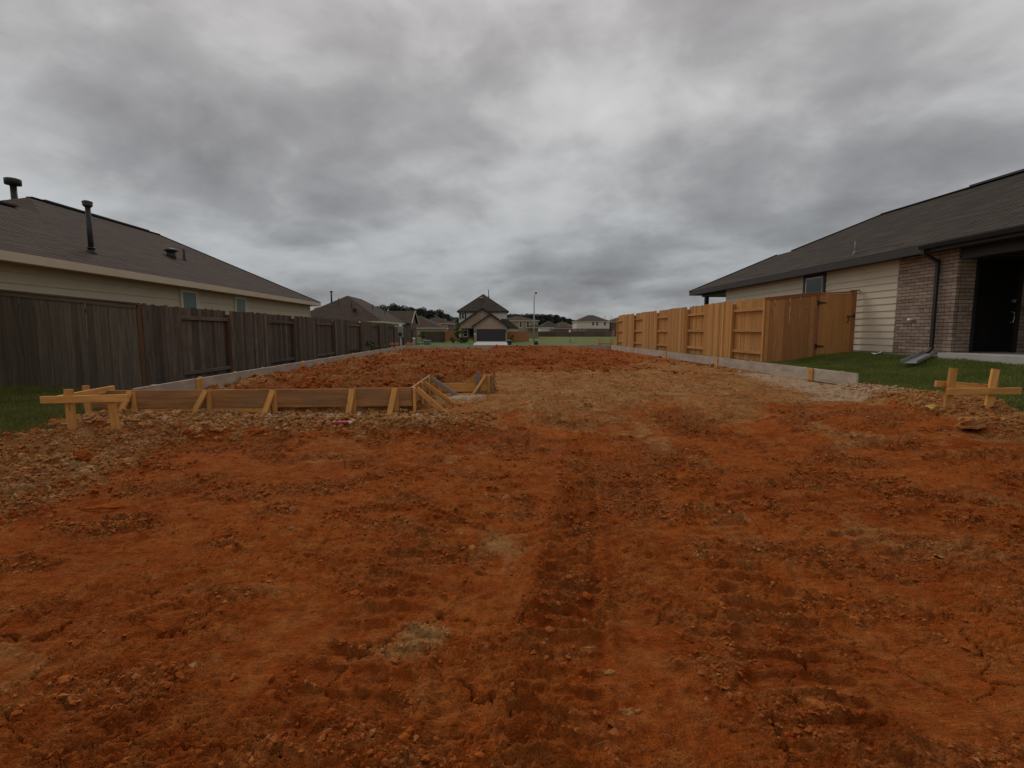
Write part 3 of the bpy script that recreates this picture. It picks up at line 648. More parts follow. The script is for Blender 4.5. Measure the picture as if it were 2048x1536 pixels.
def long_form(name, label, x, y0, y1, gaps, sgn):
    t = thing(name, label, 'form board', (x, (y0+y1)/2, 0.2)); a = y0
    for g in gaps + [y1]:
        beam('board', (x, a, 0.425), (x, g-0.004, 0.425+random.uniform(-0.004, 0.004)), 0.275, 0.038, 'form_grey', t); a = g
    for g in gaps: beam('splice_block', (x+sgn*0.030, g+0.09, 0.29), (x+sgn*0.030, g+0.09, 0.562), 0.17, 0.025, 'lumber', t, (0, 1, 0))
    y = y0+0.5
    while y < y1:
        beam('stake', (x-sgn*0.04, y, 0.2), (x-sgn*0.04, y, 0.568+random.uniform(0, 0.012)), 0.08, 0.036, 'lumber', t, (0, 1, 0)); y += 1.25
    return t
long_form('long_form', 'cement stained form boards along the left fence', -5.3, 7.54, 31.0, [9.05, 13.9, 18.8, 23.6, 27.5], 1)
long_form('long_form', 'cement stained form boards below the new cedar fence', 7.3, 9.70, 30.6, [11.05, 15.9, 20.7, 25.6], -1)
t = thing('back_form', 'grey form board closing the far end of the pad', 'form board', (1, 30.9, 0.2))
for a, b in ((-5.28, -0.4), (-0.39, 4.4), (4.41, 7.28)): beam('board', (a, 30.9, 0.425), (b, 30.9, 0.42), 0.275, 0.038, 'form_grey', t)
# ------------------------------------------------------------------ batter boards
t = thing('batter_board', 'left yellow batter board of two rails on stakes beside the lawn', 'batter board', (-5.2, 6.3, 0.2))
beam('stake', (-5.15, 6.24, 0.05), (-5.155, 6.24, 0.70), 0.098, 0.038, 'lumber', t, (1, 0, 0))
beam('rail', (-5.45, 6.20, 0.578), (-4.43, 6.20, 0.597), 0.087, 0.038, 'lumber', t)
beam('stake', (-4.615, 6.24, 0.05), (-4.66, 6.24, 0.60), 0.09, 0.04, 'lumber', t, (1, 0, 0))
beam('rail', (-5.36, 6.26, 0.566), (-5.72, 7.72, 0.545), 0.087, 0.038, 'lumber', t)
beam('stake', (-5.77, 7.3, 0.05), (-5.79, 7.3, 0.635), 0.085, 0.038, 'lumber', t, (1, 0, 0))
t = thing('batter_board', 'right yellow batter board of crossed rails on two stakes by the lawn', 'batter board', (6.4, 6.4, 0.35))
beam('stake', (6.10, 6.44, 0.15), (6.175, 6.46, 0.91), 0.10, 0.04, 'lumber', t, (1, 0, 0))
beam('stake', (6.67, 6.44, 0.15), (6.775, 6.47, 0.895), 0.10, 0.04, 'lumber', t, (1, 0, 0))
beam('rail', (6.065, 6.40, 0.602), (7.075, 6.40, 0.606), 0.092, 0.038, 'lumber', t)
beam('rail', (6.01, 6.53, 0.695), (6.85, 6.51, 0.635), 0.085, 0.038, 'lumber', t)

# ================================================================== fences
_pk = {}
def picket_mesh(h, w, mat, ear=True, var=0):
    k = (round(h, 2), w, mat, ear, var)
    if k not in _pk:
        e = 0.024 if ear else 0.0; hw = w/2; b = random.uniform(-0.006, 0.006)
        poly = [(-hw, 0), (hw, 0), (hw+b*0.3, h*0.5), (hw, h-e), (hw-e, h), (-hw+e, h), (-hw, h-e), (-hw+b*0.3, h*0.5)] if ear else [(-hw, 0), (hw, 0), (hw, h), (-hw, h)]
        _pk[k] = MB().prism([(x, -0.008, z) for x, z in poly], (0, 0.016, 0)).mesh('picket', mat)
    return _pk[k]
def picket(parent, x, y, z, h, w, mat, ang, ear=True):
    Mx = Matrix.Translation((x, y, z)) @ Matrix.Rotation(ang + random.gauss(0, 0.02), 4, 'Z') @ Matrix.Rotation(random.gauss(0, 0.004), 4, 'Y')
    return link('picket', picket_mesh(h, w, mat, ear, random.randrange(5)), Mx, parent)
def side_fence(t, x, bounds, front, sgn, z0, z1, wood, post, railz, w=0.138):
    for i in range(len(bounds)-1):
        a, b = bounds[i], bounds[i+1]; off = sgn*0.056 if front else -sgn*0.056
        n = max(2, round((b-a)/(w+0.003))); st = (b-a)/n
        for k in range(n):
            picket(t, x+off+random.gauss(0, 0.003), a+st*(k+0.5), z0, z1-z0+random.choice((0, 0, 0.01, -0.01, 0.02)), w, wood, math.pi/2)
        for rz in railz:
            beam('rail', (x+(0.01 if front else 0.0)*sgn, a, rz), (x, b, rz+random.uniform(-0.01, 0.01)), 0.088, 0.038, wood, t)
        front = not front
    for b in bounds: beam('post', (x, b, z0-0.2), (x, b, z1-0.10), 0.088, 0.088, post, t, (1, 0, 0))
t = thing('old_fence', 'weathered purple brown picket fence along the left side of the lot', 'fence', (-7.2, 25, 0.15))
side_fence(t, -7.2, [10.58, 11.83, 14.0, 16.34, 18.48, 20.74, 22.98, 25.25, 27.6, 29.95, 32.1, 34.6, 37.0], True, 1, 0.13, 1.955, 'old_wood', 'old_post', (0.42, 1.72))
t = thing('old_fence', 'lower run of weathered fence past the meter post', 'fence', (-7.25, 42, 0.0))
side_fence(t, -7.3, [37.1, 39.2, 41.4, 43.6, 45.8, 48.0], True, 1, -0.1, 1.74, 'old_wood', 'old_post', (0.2, 0.85, 1.52))
# fence return with a cap, left
t = thing('capped_fence', 'dark capped board fence closing the left side yard', 'fence', (-8.6, 10.5, 0.15))
x = -7.27; k = 0
while x > -10.2:
    zt = 1.93 + (-7.2-x)*0.098; picket(t, x, 10.5, 0.12, zt-0.12, 0.139, 'old_wood2', 0.0, False); x -= 0.1425
for z in (0.45, 1.1, 1.75): beam('rail', (-7.2, 10.55, z), (-10.2, 10.55, z+0.2), 0.088, 0.038, 'old_wood2', t)
beam('trim_board', (-7.19, 10.478, 1.905), (-10.2, 10.478, 2.20), 0.09, 0.02, 'old_wood2', t)
beam('cap_board', (-7.16, 10.50, 1.962), (-10.2, 10.50, 2.262), 0.03, 0.14, 'old_wood2', t)
beam('post', (-7.2, 10.56, 0.0), (-7.2, 10.56, 1.94), 0.088, 0.088, 'old_post', t, (1, 0, 0))
# new cedar fence, right
t = thing('cedar_fence', 'new orange cedar picket fence with alternating panels on the right', 'fence', (8.0, 23, 0.5))
side_fence(t, 8.0, [14.42, 16.46, 18.64, 20.37, 22.54, 24.17, 26.45, 28.1, 30.5, 32.0], False, -1, 0.50, 2.40, 'cedar', 'cedar', (0.76, 1.42, 2.07), 0.138)
t = thing('cedar_gate_fence', 'capped cedar fence with a gate closing the right side yard', 'fence', (9.1, 14.2, 0.6))
def ret(x): return 14.42 - (x-7.93)*0.26
x = 7.98
for k in range(10):
    zt = 2.335 + (x-7.93)*0.105; zb = 0.50 + max(0, x-8.0)*0.10
    if k != 0: picket(t, x, ret(x), zb, zt-zb, 0.137, 'cedar2', math.atan(-0.26), False)
    x += 0.1310
for z in (0.85, 1.5, 2.15): beam('rail', (8.0, ret(8.0)+0.045, z), (9.2, ret(9.2)+0.045, z+0.11), 0.088, 0.038, 'cedar2', t)
beam('corner_post', (7.955, 14.46, 0.3), (7.955, 14.46, 2.34), 0.088, 0.088, 'cedar', t, (1, 0, 0))
beam('corner_board', (8.0, ret(8.0)-0.012, 0.48), (8.0, ret(8.0)-0.012, 2.33), 0.13, 0.018, 'cedar2', t, (1, 0, 0))
beam('gate_post', (9.245, ret(9.245)+0.03, 0.4), (9.245, ret(9.245)+0.03, 2.48), 0.088, 0.088, 'cedar_trim', t, (1, 0, 0))
beam('trim_board', (7.92, ret(7.92)-0.025, 2.325), (9.28, ret(9.28)-0.025, 2.465), 0.055, 0.02, 'cedar_trim', t)
beam('cap_board', (7.90, ret(7.90), 2.365), (9.30, ret(9.30), 2.51), 0.028, 0.12, 'cedar_trim', t)
g = beam('gate', (9.30, ret(9.30)+0.02, 0.75), (9.30, ret(9.3)+0.02, 2.42), 0.02, 0.03, 'cedar_trim', t, (1, 0, 0))
x = 9.36
while x < 10.12:
    zb = 0.63 + (x-9.3)*0.14; p = picket(g, x, ret(x), zb, 2.44+(x-9.3)*0.035-zb, 0.110, 'cedar3', math.atan(-0.26), False); x += 0.1050
beam('top_rail', (9.31, ret(9.31)-0.015, 2.475), (10.10, ret(10.10)-0.015, 2.50), 0.05, 0.03, 'cedar_trim', g)
beam('bottom_rail', (9.31, ret(9.31)+0.03, 0.9), (10.05, ret(10.05)+0.03, 0.95), 0.088, 0.038, 'cedar', g)
beam('latch_post', (10.15, ret(10.15), 0.55), (10.15, ret(10.15), 2.53), 0.10, 0.088, 'cedar_trim', t, (1, 0, 0))
beam('cap_board', (10.04, ret(10.04), 2.54), (10.26, ret(10.26), 2.545), 0.03, 0.13, 'cedar_trim', t)
for z in (0.98, 2.21):
    xx = 9.25; yy = ret(xx)-0.022; k = -0.26
    MB().prism([(xx-0.01, yy, z-0.075), (xx+0.03, yy+k*0.04, z-0.075), (xx+0.05, yy+k*0.05, z-0.03), (xx+0.22, yy+k*0.22, z-0.012), (xx+0.22, yy+k*0.22, z+0.012), (xx+0.05, yy+k*0.05, z+0.03), (xx+0.03, yy+k*0.04, z+0.075), (xx-0.01, yy, z+0.075)], (0, -0.008, 0)).obj('hinge', 'black_metal', g)
mb = MB(); yy = ret(10.1)-0.06
mb.bar((9.98, ret(9.98)-0.04, 1.83), (10.18, ret(10.18)-0.06, 1.83), 0.025, 0.02).bar((10.14, yy, 1.77), (10.14, yy, 1.90), 0.022, 0.02, (1, 0, 0))
mb.tube([(10.0, ret(10)-0.05, 1.83), (9.995, ret(10)-0.08, 1.76), (10.01, ret(10)-0.08, 1.70), (9.985, ret(10)-0.05, 1.65)], 0.011, 6)
mb.obj('latch', 'black_metal', g)

# ================================================================== roofs
def roof_face(mb, ea, eb, tb, ta, course=0.14, lift=0.006):
    ea, eb, tb, ta = map(Vector, (ea, eb, tb, ta)); ex = (eb-ea).normalized(); nrm = ex.cross(((ta+tb)/2-(ea+eb)/2)).normalized()
    if nrm.z < 0: nrm = -nrm
    up = nrm.cross(ex)
    if up.z < 0: up = -up
    L = (ta-ea).dot(up); n = max(1, int(round(L/course)))
    for i in range(n):
        a, b = i/n, (i+1)/n
        l0, r0 = ea.lerp(ta, a), eb.lerp(tb, a); l1, r1 = ea.lerp(ta, b), eb.lerp(tb, b)
        if (r1-l1).length < 0.02: r1 = l1 + ex*0.02
        q = [l0+nrm*lift, r0+nrm*lift, r1, l1]; f = [(0, 1, 2, 3)]
        flip = (q[1]-q[0]).cross(q[3]-q[0]).dot(nrm) < 0
        uv = [((p-ea).dot(ex), i*course+(0.02 if j < 2 else course-0.01)) for j, p in enumerate(q)]
        if flip: f = [(3, 2, 1, 0)]; uv = uv[::-1]
        mb.add(q, f, uv)
        mb.add([l0, r0, r0+nrm*lift, l0+nrm*lift], [(0, 1, 2, 3)], [((p-ea).dot(ex), i*course+0.001) for p in (l0, r0, r0, l0)])
def ridge(parent, p, q, mat, w=0.22, t=0.03, name='ridge_cap'):
    return MB().bar(Vector(p)+Vector((0, 0, 0.01)), Vector(q)+Vector((0, 0, 0.01)), t, w).obj(name, mat, parent)
def hip_pts(x0, x1, y0, y1, ze, k, axis='Y'):
    if axis == 'Y':
        xm = (x0+x1)/2; r = (x1-x0)/2; zr = ze+k*r; return (xm, y0+r, zr), (xm, y1-r, zr)
    ym = (y0+y1)/2; r = (y1-y0)/2; zr = ze+k*r; return (x0+r, ym, zr), (x1-r, ym, zr)
def hip_roof(parent, x0, x1, y0, y1, ze, k, mat, axis='Y', course=0.25, name='roof', fascia='cream_trim', fh=0.2):
    a, b = hip_pts(x0, x1, y0, y1, ze, k, axis); c = [(x0, y0, ze), (x1, y0, ze), (x1, y1, ze), (x0, y1, ze)]; mb = MB()
    if axis == 'Y': fs = [(c[0], c[1], a, a), (c[1], c[2], b, a), (c[2], c[3], b, b), (c[3], c[0], a, b)]
    else: fs = [(c[0], c[1], b, a), (c[1], c[2], b, b), (c[2], c[3], a, b), (c[3], c[0], a, a)]
    for f in fs: roof_face(mb, *f, course=course)
    o = mb.obj(name, mat, parent)
    f = MB(); e = 0.02
    f.box(x0+e, x1-e, y0+e, y0+e+0.03, ze-fh, ze-0.005).box(x0+e, x1-e, y1-e-0.03, y1-e, ze-fh, ze-0.005)
    f.box(x0+e, x0+e+0.03, y0+e+0.032, y1-e-0.032, ze-fh, ze-0.005).box(x1-e-0.03, x1-e, y0+e+0.032, y1-e-0.032, ze-fh, ze-0.005)
    f.box(x0+0.06, x1-0.06, y0+0.06, y1-0.06, ze-fh+0.01, ze-fh+0.02)
    f.obj('fascia', fascia, o)
    return o
def pipe(parent, x, y, z, h, r, mat='lead', cap=False, name='vent_pipe'):
    mb = MB().tube([(x, y, z-0.15), (x, y, z+h)], r, 12)
    mb.tube([(x, y, z-0.12), (x, y, z+0.10)], [r*2.6, r*1.15], 12)
    o = mb.obj(name, mat, parent, True)
    if cap:
        c = MB().tube([(x, y, z+h-0.02), (x, y, z+h+0.03), (x, y, z+h+0.035), (x, y, z+h+0.12), (x, y, z+h+0.15)], [r*1.2, r*1.9, r*1.75, r*2.0, r*1.2], 14)
        c.obj('cap', mat, o, True)
        MB().tube([(x, y, z+0.10), (x, y, z+0.13)], [r*1.7, r*1.5], 12).obj('collar', mat, o, True)
    return o
def window(parent, axis, pos, a0, a1, z0, z1, sgn, trim, sash, glass, tw=0.09, mid=True):
    """window in a wall plane; axis 'X' = wall at X=pos facing sgn*X, a = Y range; axis 'Y' = wall at Y=pos facing sgn*Y, a = X range"""
    def bx(mb, u0, u1, w0, w1, d0, d1):
        lo, hi = sorted((pos+sgn*d0, pos+sgn*d1))
        return mb.box(lo, hi, u0, u1, w0, w1) if axis == 'X' else mb.box(u0, u1, lo, hi, w0, w1)
    f = MB(); bx(f, a0-tw, a1+tw, z1, z1+tw, -0.02, 0.03); bx(f, a0-tw, a1+tw, z0-tw, z0, -0.02, 0.035); bx(f, a0-tw, a0, z0, z1, -0.02, 0.028); bx(f, a1, a1+tw, z0, z1, -0.02, 0.028)
    w = f.obj('window', trim, parent)
    s = MB(); q = min(0.04, (a1-a0)*0.12)
    bx(s, a0, a1, z1-q, z1, -0.02, 0.012); bx(s, a0, a1, z0, z0+q, -0.02, 0.012); bx(s, a0, a0+q, z0+q, z1-q, -0.02, 0.012); bx(s, a1-q, a1, z0+q, z1-q, -0.02, 0.012)
    if mid: zm = (z0+z1)/2; bx(s, a0+q, a1-q, zm-q/2, zm+q/2, -0.02, 0.016)
    s.obj('sash', sash, w)
    g = MB(); bx(g, a0+q, a1-q, z0+q, z1-q, -0.015, 0.002); g.obj('pane', glass, w)
    return w

# ================================================================== left house
def left_house():
    t = thing('left_house', 'long cream house with brown hip roof behind the weathered fence', 'house', (-16, 18, 0.3))
    MB().box(-21.8, -10.22, 12.7, 28.6, 0.1, 2.96).box(-17.5, -10.22, 4.5, 12.9, 0.1, 2.955).obj('wall', 'cream', t)
    z = 0.50
    while z < 2.95:
        h = min(0.252, 2.97-z)
        cuts = [4.5, 8.1+random.uniform(-1, 1), 11.9+random.uniform(-1, 1), 15.4+random.uniform(-1, 1), 19.0+random.uniform(-1, 1), 22.6+random.uniform(-1, 1), 26+random.uniform(-.5, .5), 28.6]
        for a, b in zip(cuts, cuts[1:]):
            MB().prism([(-10.217, a, z), (-10.184, a, z), (-10.206, a, z+h), (-10.217, a, z+h)], (0, b-a-0.004, 0)).obj('siding_board', 'cream', t)
        z += 0.24
    beam('corner_board', (-10.165, 28.55, 0.4), (-10.185, 28.55, 2.9), 0.1, 0.03, 'cream_trim', t, (0, 1, 0))
    for a, b in ((17.0, 17.82), (20.45, 21.25)): window(t, 'X', -10.175, a, b, 1.35, 2.74, 1, 'cream_trim', 'white', 'screen', 0.10)
    k = 0.479; ze = 3.02; X0 = -9.75; rz = ze+6.25*k; wr = -13.86; wz = ze+(X0-wr)*k
    mb = MB()
    roof_face(mb, (X0, 12.25, ze), (X0, 29.1, ze), (-16, 25.2, rz), (-16, 18.5, rz))
    roof_face(mb, (X0, 4.0, ze), (X0, 12.25, ze), (wr, 16.36, wz), (wr, 4.0, wz))
    roof_face(mb, (-22.25, 12.25, ze), (X0, 12.25, ze), (-16, 18.5, rz), (-16, 18.5, rz))
    roof_face(mb, (X0, 29.1, ze), (-22.25, 29.1, ze), (-16, 25.2, rz), (-16, 25.2, rz))
    roof_face(mb, (-22.25, 29.1, ze), (-22.25, 12.25, ze), (-16, 18.5, rz), (-16, 25.2, rz))
    roof_face(mb, (-17.97, 14.3, ze), (-17.97, 4.0, ze), (wr, 4.0, wz), (wr, 16.36, wz))
    rf = mb.obj('roof', 'shingle_l', t)
    ridge(rf, (-16, 19.0, rz+0.015), (-16, 24.4, rz+0.015), 'dark_metal', 0.26, 0.06, 'ridge_vent')
    ridge(rf, (-16, 18.5, rz), (-16, 19.0, rz), 'shingle_l'); ridge(rf, (-16, 24.4, rz), (-16, 25.2, rz), 'shingle_l')
    ridge(rf, (wr, 4.0, wz+0.01), (wr, 15.5, wz+0.01), 'dark_metal', 0.26, 0.05, 'ridge_vent')
    ridge(rf, (-16, 25.2, rz), (X0, 29.1, ze), 'shingle_l', 0.2, 0.02)
    f = MB().box(X0-0.03, X0, 4.0, 29.1, ze-0.20, ze-0.004).box(-22.25, X0-0.032, 29.07, 29.1, ze-0.2, ze-0.004).box(-10.19, X0-0.031, 4.0, 29.06, ze-0.185, ze-0.17)
    f.obj('fascia', 'cream_trim', rf)
    def onroof(X): return ze+k*(X0-X)
    pipe(rf, -10.78, 14.18, onroof(-10.78), 1.20, 0.062, 'dark_metal', True, 'flue')
    fl = MB().tube([(-17.83, 20, 5.0), (-17.83, 20, 6.86)], 0.10, 14).obj('flue', 'dark_metal', rf, True)
    MB().tube([(-17.83, 20, 6.80), (-17.83, 20, 6.83), (-17.83, 20, 7.03), (-17.83, 20, 7.05)], [0.12, 0.245, 0.25, 0.22], 18).obj('cap', 'dark_metal', fl, True)
    pipe(rf, -12.31, 20.9, onroof(-12.31), 0.42, 0.045, 'dark_metal')
    x, y = -12.26, 20.0; z = onroof(x)
    tv = MB().tube([(x, y, z-0.1), (x, y, z+0.22)], [0.17, 0.14], 12).obj('roof_vent', 'dark_metal', rf, True)
    MB().tube([(x, y, z+0.20), (x, y, z+0.23), (x, y, z+0.30), (x, y, z+0.34)], [0.17, 0.24, 0.20, 0.05], 14).obj('hood', 'dark_metal', tv, True)
    return t
left_house()

# ================================================================== right house
def right_house():
    t = thing('right_house', 'beige sided house with pink brick corner and dark shingle roof on the right', 'house', (15, 17, 0.8))
    MB().box(10.33, 20.3, 12.5, 22.0, 0.4, 3.34).box(10.36, 20.3, 10.96, 12.5, 0.4, 3.34).obj('wall', 'mortar', t)
    MB().box(10.29, 20.3, 12.47, 22.05, 0.4, 0.865).obj('slab', 'concrete_dk', t)
    z = 0.87; H = 0.178
    while z < 3.3:
        h = min(H+0.012, 3.34-z)
        cuts = [12.52, 15.1+random.uniform(-.9, .9), 18.6+random.uniform(-.9, .9), 22.0]
        for a, b in zip(cuts, cuts[1:]):
            MB().prism([(10.328, a, z), (10.294, a, z), (10.317, a, z+h), (10.328, a, z+h)], (0, b-a-0.003, 0)).obj('siding_board', 'beige', t)
        z += H
    window(t, 'X', 10.285, 15.42, 16.30, 1.75, 3.12, -1, 'dark_trim', 'white', 'glass', 0.10)
    # brickwork, brick by brick
    bl, bh, bd, jt = 0.236, 0.069, 0.075, 0.011
    meshes = {}
    def brick(x, y, z, L, face, h=bh):
        key = (round(L, 3), face, round(h, 3))
        if key not in meshes:
            mb = MB(); c = 0.004
            if face == 'X': mb.box(0, bd, 0, L, 0, h)
            else: mb.box(0, L, 0, bd, 0, h)
            meshes[key] = mb.mesh('brick', 'brick')
        link('brick', meshes[key], Matrix.Translation((x+random.gauss(0, 0.0015), y, z+random.gauss(0, 0.0008))), t)
    def course(z, off, a0, a1, face, pos, h=bh, L=bl):
        a = a0-off
        while a < a1-0.02:
            s, e = max(a, a0), min(a+L, a1)
            if e-s > 0.03:
                brick(*((pos, s, z) if face == 'X' else (s, pos, z)), e-s, face, h)
            a += L+jt
    rowlock = {13: 'small', 29: 'soldier'}
    z = 0.80; i = 0
    while z < 3.30:
        if i == 13:      # rowlock band half way up
            course(z, 0, 10.86, 12.50, 'X', 10.262, 0.092, 0.068); course(z, 0, 10.38, 10.70, 'Y', 10.862, 0.092, 0.068); z += 0.103
        elif z > 3.08:   # soldier course under the eave
            course(z, 0, 10.86, 12.50, 'X', 10.268, 0.225, 0.068); course(z, 0, 10.38, 10.70, 'Y', 10.868, 0.225, 0.068); z += 0.24
        else:
            course(z, (i % 2)*0.123, 10.86, 12.50, 'X', 10.27); course(z, (i % 2)*0.123, 10.365, 10.70, 'Y', 10.87); course(z, (i % 2)*0.123, 11.84, 12.4, 'Y', 10.87); z += 0.0805
        i += 1
    # entrance
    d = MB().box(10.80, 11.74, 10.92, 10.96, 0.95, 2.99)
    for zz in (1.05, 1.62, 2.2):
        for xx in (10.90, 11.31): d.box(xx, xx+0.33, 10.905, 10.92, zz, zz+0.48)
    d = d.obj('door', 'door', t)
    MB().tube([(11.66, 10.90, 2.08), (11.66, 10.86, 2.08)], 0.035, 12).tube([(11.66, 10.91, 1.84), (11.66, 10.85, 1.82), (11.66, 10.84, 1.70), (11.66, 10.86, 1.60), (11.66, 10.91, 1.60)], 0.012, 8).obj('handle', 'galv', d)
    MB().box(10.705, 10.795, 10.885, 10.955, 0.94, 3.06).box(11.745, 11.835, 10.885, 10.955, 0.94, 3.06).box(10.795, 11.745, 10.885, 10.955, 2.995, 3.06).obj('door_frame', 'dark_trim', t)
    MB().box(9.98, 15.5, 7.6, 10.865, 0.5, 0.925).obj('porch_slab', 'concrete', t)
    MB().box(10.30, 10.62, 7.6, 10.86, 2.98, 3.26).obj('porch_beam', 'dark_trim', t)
    MB().box(10.32, 20, 22.06, 24.6, 3.08, 3.26).box(10.30, 10.46, 24.1, 24.26, 0.5, 3.08).obj('patio_post', 'dark_trim', t)
    MB().box(10.2, 20, 22.05, 24.7, 0.5, 0.86).obj('patio_slab', 'concrete', t)
    MB().box(10.63, 15.5, 6.2, 10.95, 3.10, 3.20).obj('porch_shade_ceiling', 'dark_trim', t)  # ceiling added to keep light out and darken the porch
    MB().box(12.35, 12.6, 6.2, 10.86, 0.5, 3.09).obj('porch_shade_wall', 'brick_far2', t)  # unseen wall, added only to darken the porch from the side
    # roof
    k = 0.479; ze = 3.40; X0 = 9.95; xr = 15.3; zr = ze+k*(xr-X0); xw = 13.05; zw = ze+k*(xw-X0)
    mb = MB()
    ym = 19.6+(xr-X0)   # 24.95
    roof_face(mb, (X0, ym-0.0, ze), (X0, 6.0, ze), (xr, 6.0, zr), (xr, 19.6, zr), 0.135)
    roof_face(mb, (X0, 25.3, ze), (X0, 20.0, ze), (xw, 20.0, zw), (xw, 22.95, zw), 0.135)
    roof_face(mb, (16.15, 25.3, ze), (X0, 25.3, ze), (xw, 22.95, zw), (xw, 22.95, zw))
    roof_face(mb, (20.65, ym, ze), (X0, ym, ze), (xr, 19.6, zr), (xr, 19.6, zr))
    roof_face(mb, (20.65, 6.0, ze), (20.65, ym, ze), (xr, 19.6, zr), (xr, 6.0, zr))
    rf = mb.obj('roof', 'shingle_r', t)
    ridge(rf, (xr, 6.0, zr+0.02), (xr, 15.9, zr+0.02), 'dark_metal', 0.28, 0.06, 'ridge_vent'); ridge(rf, (xr, 15.9, zr), (xr, 19.6, zr), 'shingle_r')
    ridge(rf, (xr, 19.6, zr), (xw, 21.85, zw), 'shingle_r', 0.2, 0.02); ridge(rf, (xw, 22.95, zw), (X0, 25.3, ze), 'shingle_r', 0.2, 0.02)
    f = MB().box(X0, X0+0.03, 11.5, 25.3, ze-0.20, ze-0.004).box(X0+0.031, 20.6, 25.26, 25.3, ze-0.2, ze-0.004).box(X0+0.031, 10.34, 6.0, 25.25, ze-0.19, ze-0.175).box(X0, X0+0.03, 6.0, 11.5, ze-0.20, ze-0.01)
    f.obj('fascia', 'dark_trim', rf)
    MB().prism([(X0+0.0, 6.0, ze-0.015), (X0-0.13, 6.0, ze-0.015), (X0-0.13, 6.0, ze-0.05), (X0-0.10, 6.0, ze-0.13), (X0, 6.0, ze-0.13)], (0, 5.45, 0)).obj('gutter', 'dark_metal', rf)
    MB().bar((X0-0.07, 11.36, ze-0.10), (X0-0.05, 11.36, ze-0.24), 0.072, 0.055, (0, 1, 0)).bar((X0-0.055, 11.36, ze-0.22), (10.19, 11.30, ze-0.40), 0.072, 0.055, (0, 1, 0)).bar((10.20, 11.30, ze-0.37), (10.20, 11.28, 1.0), 0.072, 0.055, (0, 1, 0)).bar((10.205, 11.28, 1.02), (10.03, 11.2, 0.90), 0.072, 0.055, (0, 1, 0)).obj('downspout', 'dark_metal', t)
    pipe(rf, 10.36, 14.2, ze+k*(10.36-X0), 0.36, 0.040, 'lead')
    MB().tube([(10.26, 11.96, 1.69), (10.19, 11.96, 1.69)], 0.035, 10).tube([(10.20, 11.96, 1.72), (10.18, 11.96, 1.66)], [0.025, 0.04], 10).obj('hose_tap', 'white', t)
    return t
right_house()
t = thing('splash_trough', 'galvanised splash trough on the lawn below the downspout', 'trough', (9.6, 10.8, 0.7))
p0, p1 = Vector((10.12, 11.2, 0.90)), Vector((8.95, 10.42, 0.72)); dd = (p1-p0).normalized(); sd = Vector((0, 0, 1)).cross(dd).normalized()*0.12; up = Vector((0, 0, 1))
MB().bar(p0, p1, 0.24, 0.008, sd).obj('floor', 'galv', t)
for q in (-1, 1): MB().bar(p0+sd*q*1.03+up*0.03, p1+sd*q*1.2+up*0.03, 0.07, 0.008, (0, 0, 1)).obj('side', 'galv', t)

# ================================================================== grass
def blades(name, label, x, y, z, hmin, hmax, w, mat, lean=0.5):
    n = len(x); a = rng.uniform(0, 2*np.pi, n); h = rng.uniform(hmin, hmax, n)*(1+0.4*pn(x*2, y*2, 301)); l = rng.uniform(0.1, lean, n)*h; b = rng.uniform(0, 2*np.pi, n)
    P = np.stack([x, y, z], 1); o = np.stack([np.cos(a)*w/2, np.sin(a)*w/2, np.zeros(n)], 1); T = np.stack([np.cos(b)*l, np.sin(b)*l, h], 1)
    V = np.stack([P-o, P+o, P+T], 1).reshape(-1, 3); F = np.arange(3*n).reshape(-1, 3)
    tint = np.clip(0.42+0.35*fbm(x*1.3, y*1.3, 3, 305)+rng.normal(0, 0.22, n), 0, 1)
    ob = link(name, np_mesh(name, V, F, mat, {'tint': np.repeat(tint, 3)}, False)); tag(ob, label, 'grass', None, 'stuff')
def grass_area(name, label, n, xr, yr, ok, hmin, hmax, w, mat):
    x = rng.uniform(*xr, n*2); y = rng.uniform(*yr, n*2); k = rng.uniform(0, 1, n*2) < ok(x, y); x, y = x[k][:n], y[k][:n]
    blades(name, label, x, y, surf(x, y)-0.005, hmin, hmax, w, mat)
grass_area('lawn_grass', 'short dark grass beside the left batter board', 75000, (-10.6, -5.3), (4.6, 10.45), lambda x, y: zones(x, y)[5]*(0.25+0.75*ss(-0.45, 0.0, pn(x*1.7, y*1.7, 309))), 0.03, 0.085, 0.008, 'grass')
grass_area('lawn_grass', 'mown grass between the cedar gate and the right bank', 85000, (6.0, 10.25), (5.0, 14.3), lambda x, y: zones(x, y)[6]*(((x < 9.98) | (y > 10.9))*1.0)*(0.25+0.75*ss(-0.45, 0.0, pn(x*1.7, y*1.7, 310))), 0.025, 0.065, 0.007, 'lawn')
grass_area('lawn_grass', 'grass strip between the left form boards and the fence', 14000, (-7.1, -5.4), (10.4, 34), lambda x, y: zones(x, y)[5]*0.8, 0.05, 0.14, 0.014, 'grass')
x = np.concatenate([rng.normal(-0.62, 0.05, 45), rng.normal(-2.75, 0.2, 30), rng.normal(0.62, 0.15, 25), rng.uniform(-3, 3, 60)]); y = np.concatenate([rng.normal(1.66, 0.05, 45), rng.normal(2.7, 0.25, 30), rng.normal(1.62, 0.08, 25), rng.uniform(1.5, 5, 60)])
blades('dry_straw', 'dry straw wisps caught in the clay', x, y, surf(x, y), 0.006, 0.022, 0.0016, 'straw', 4.0)

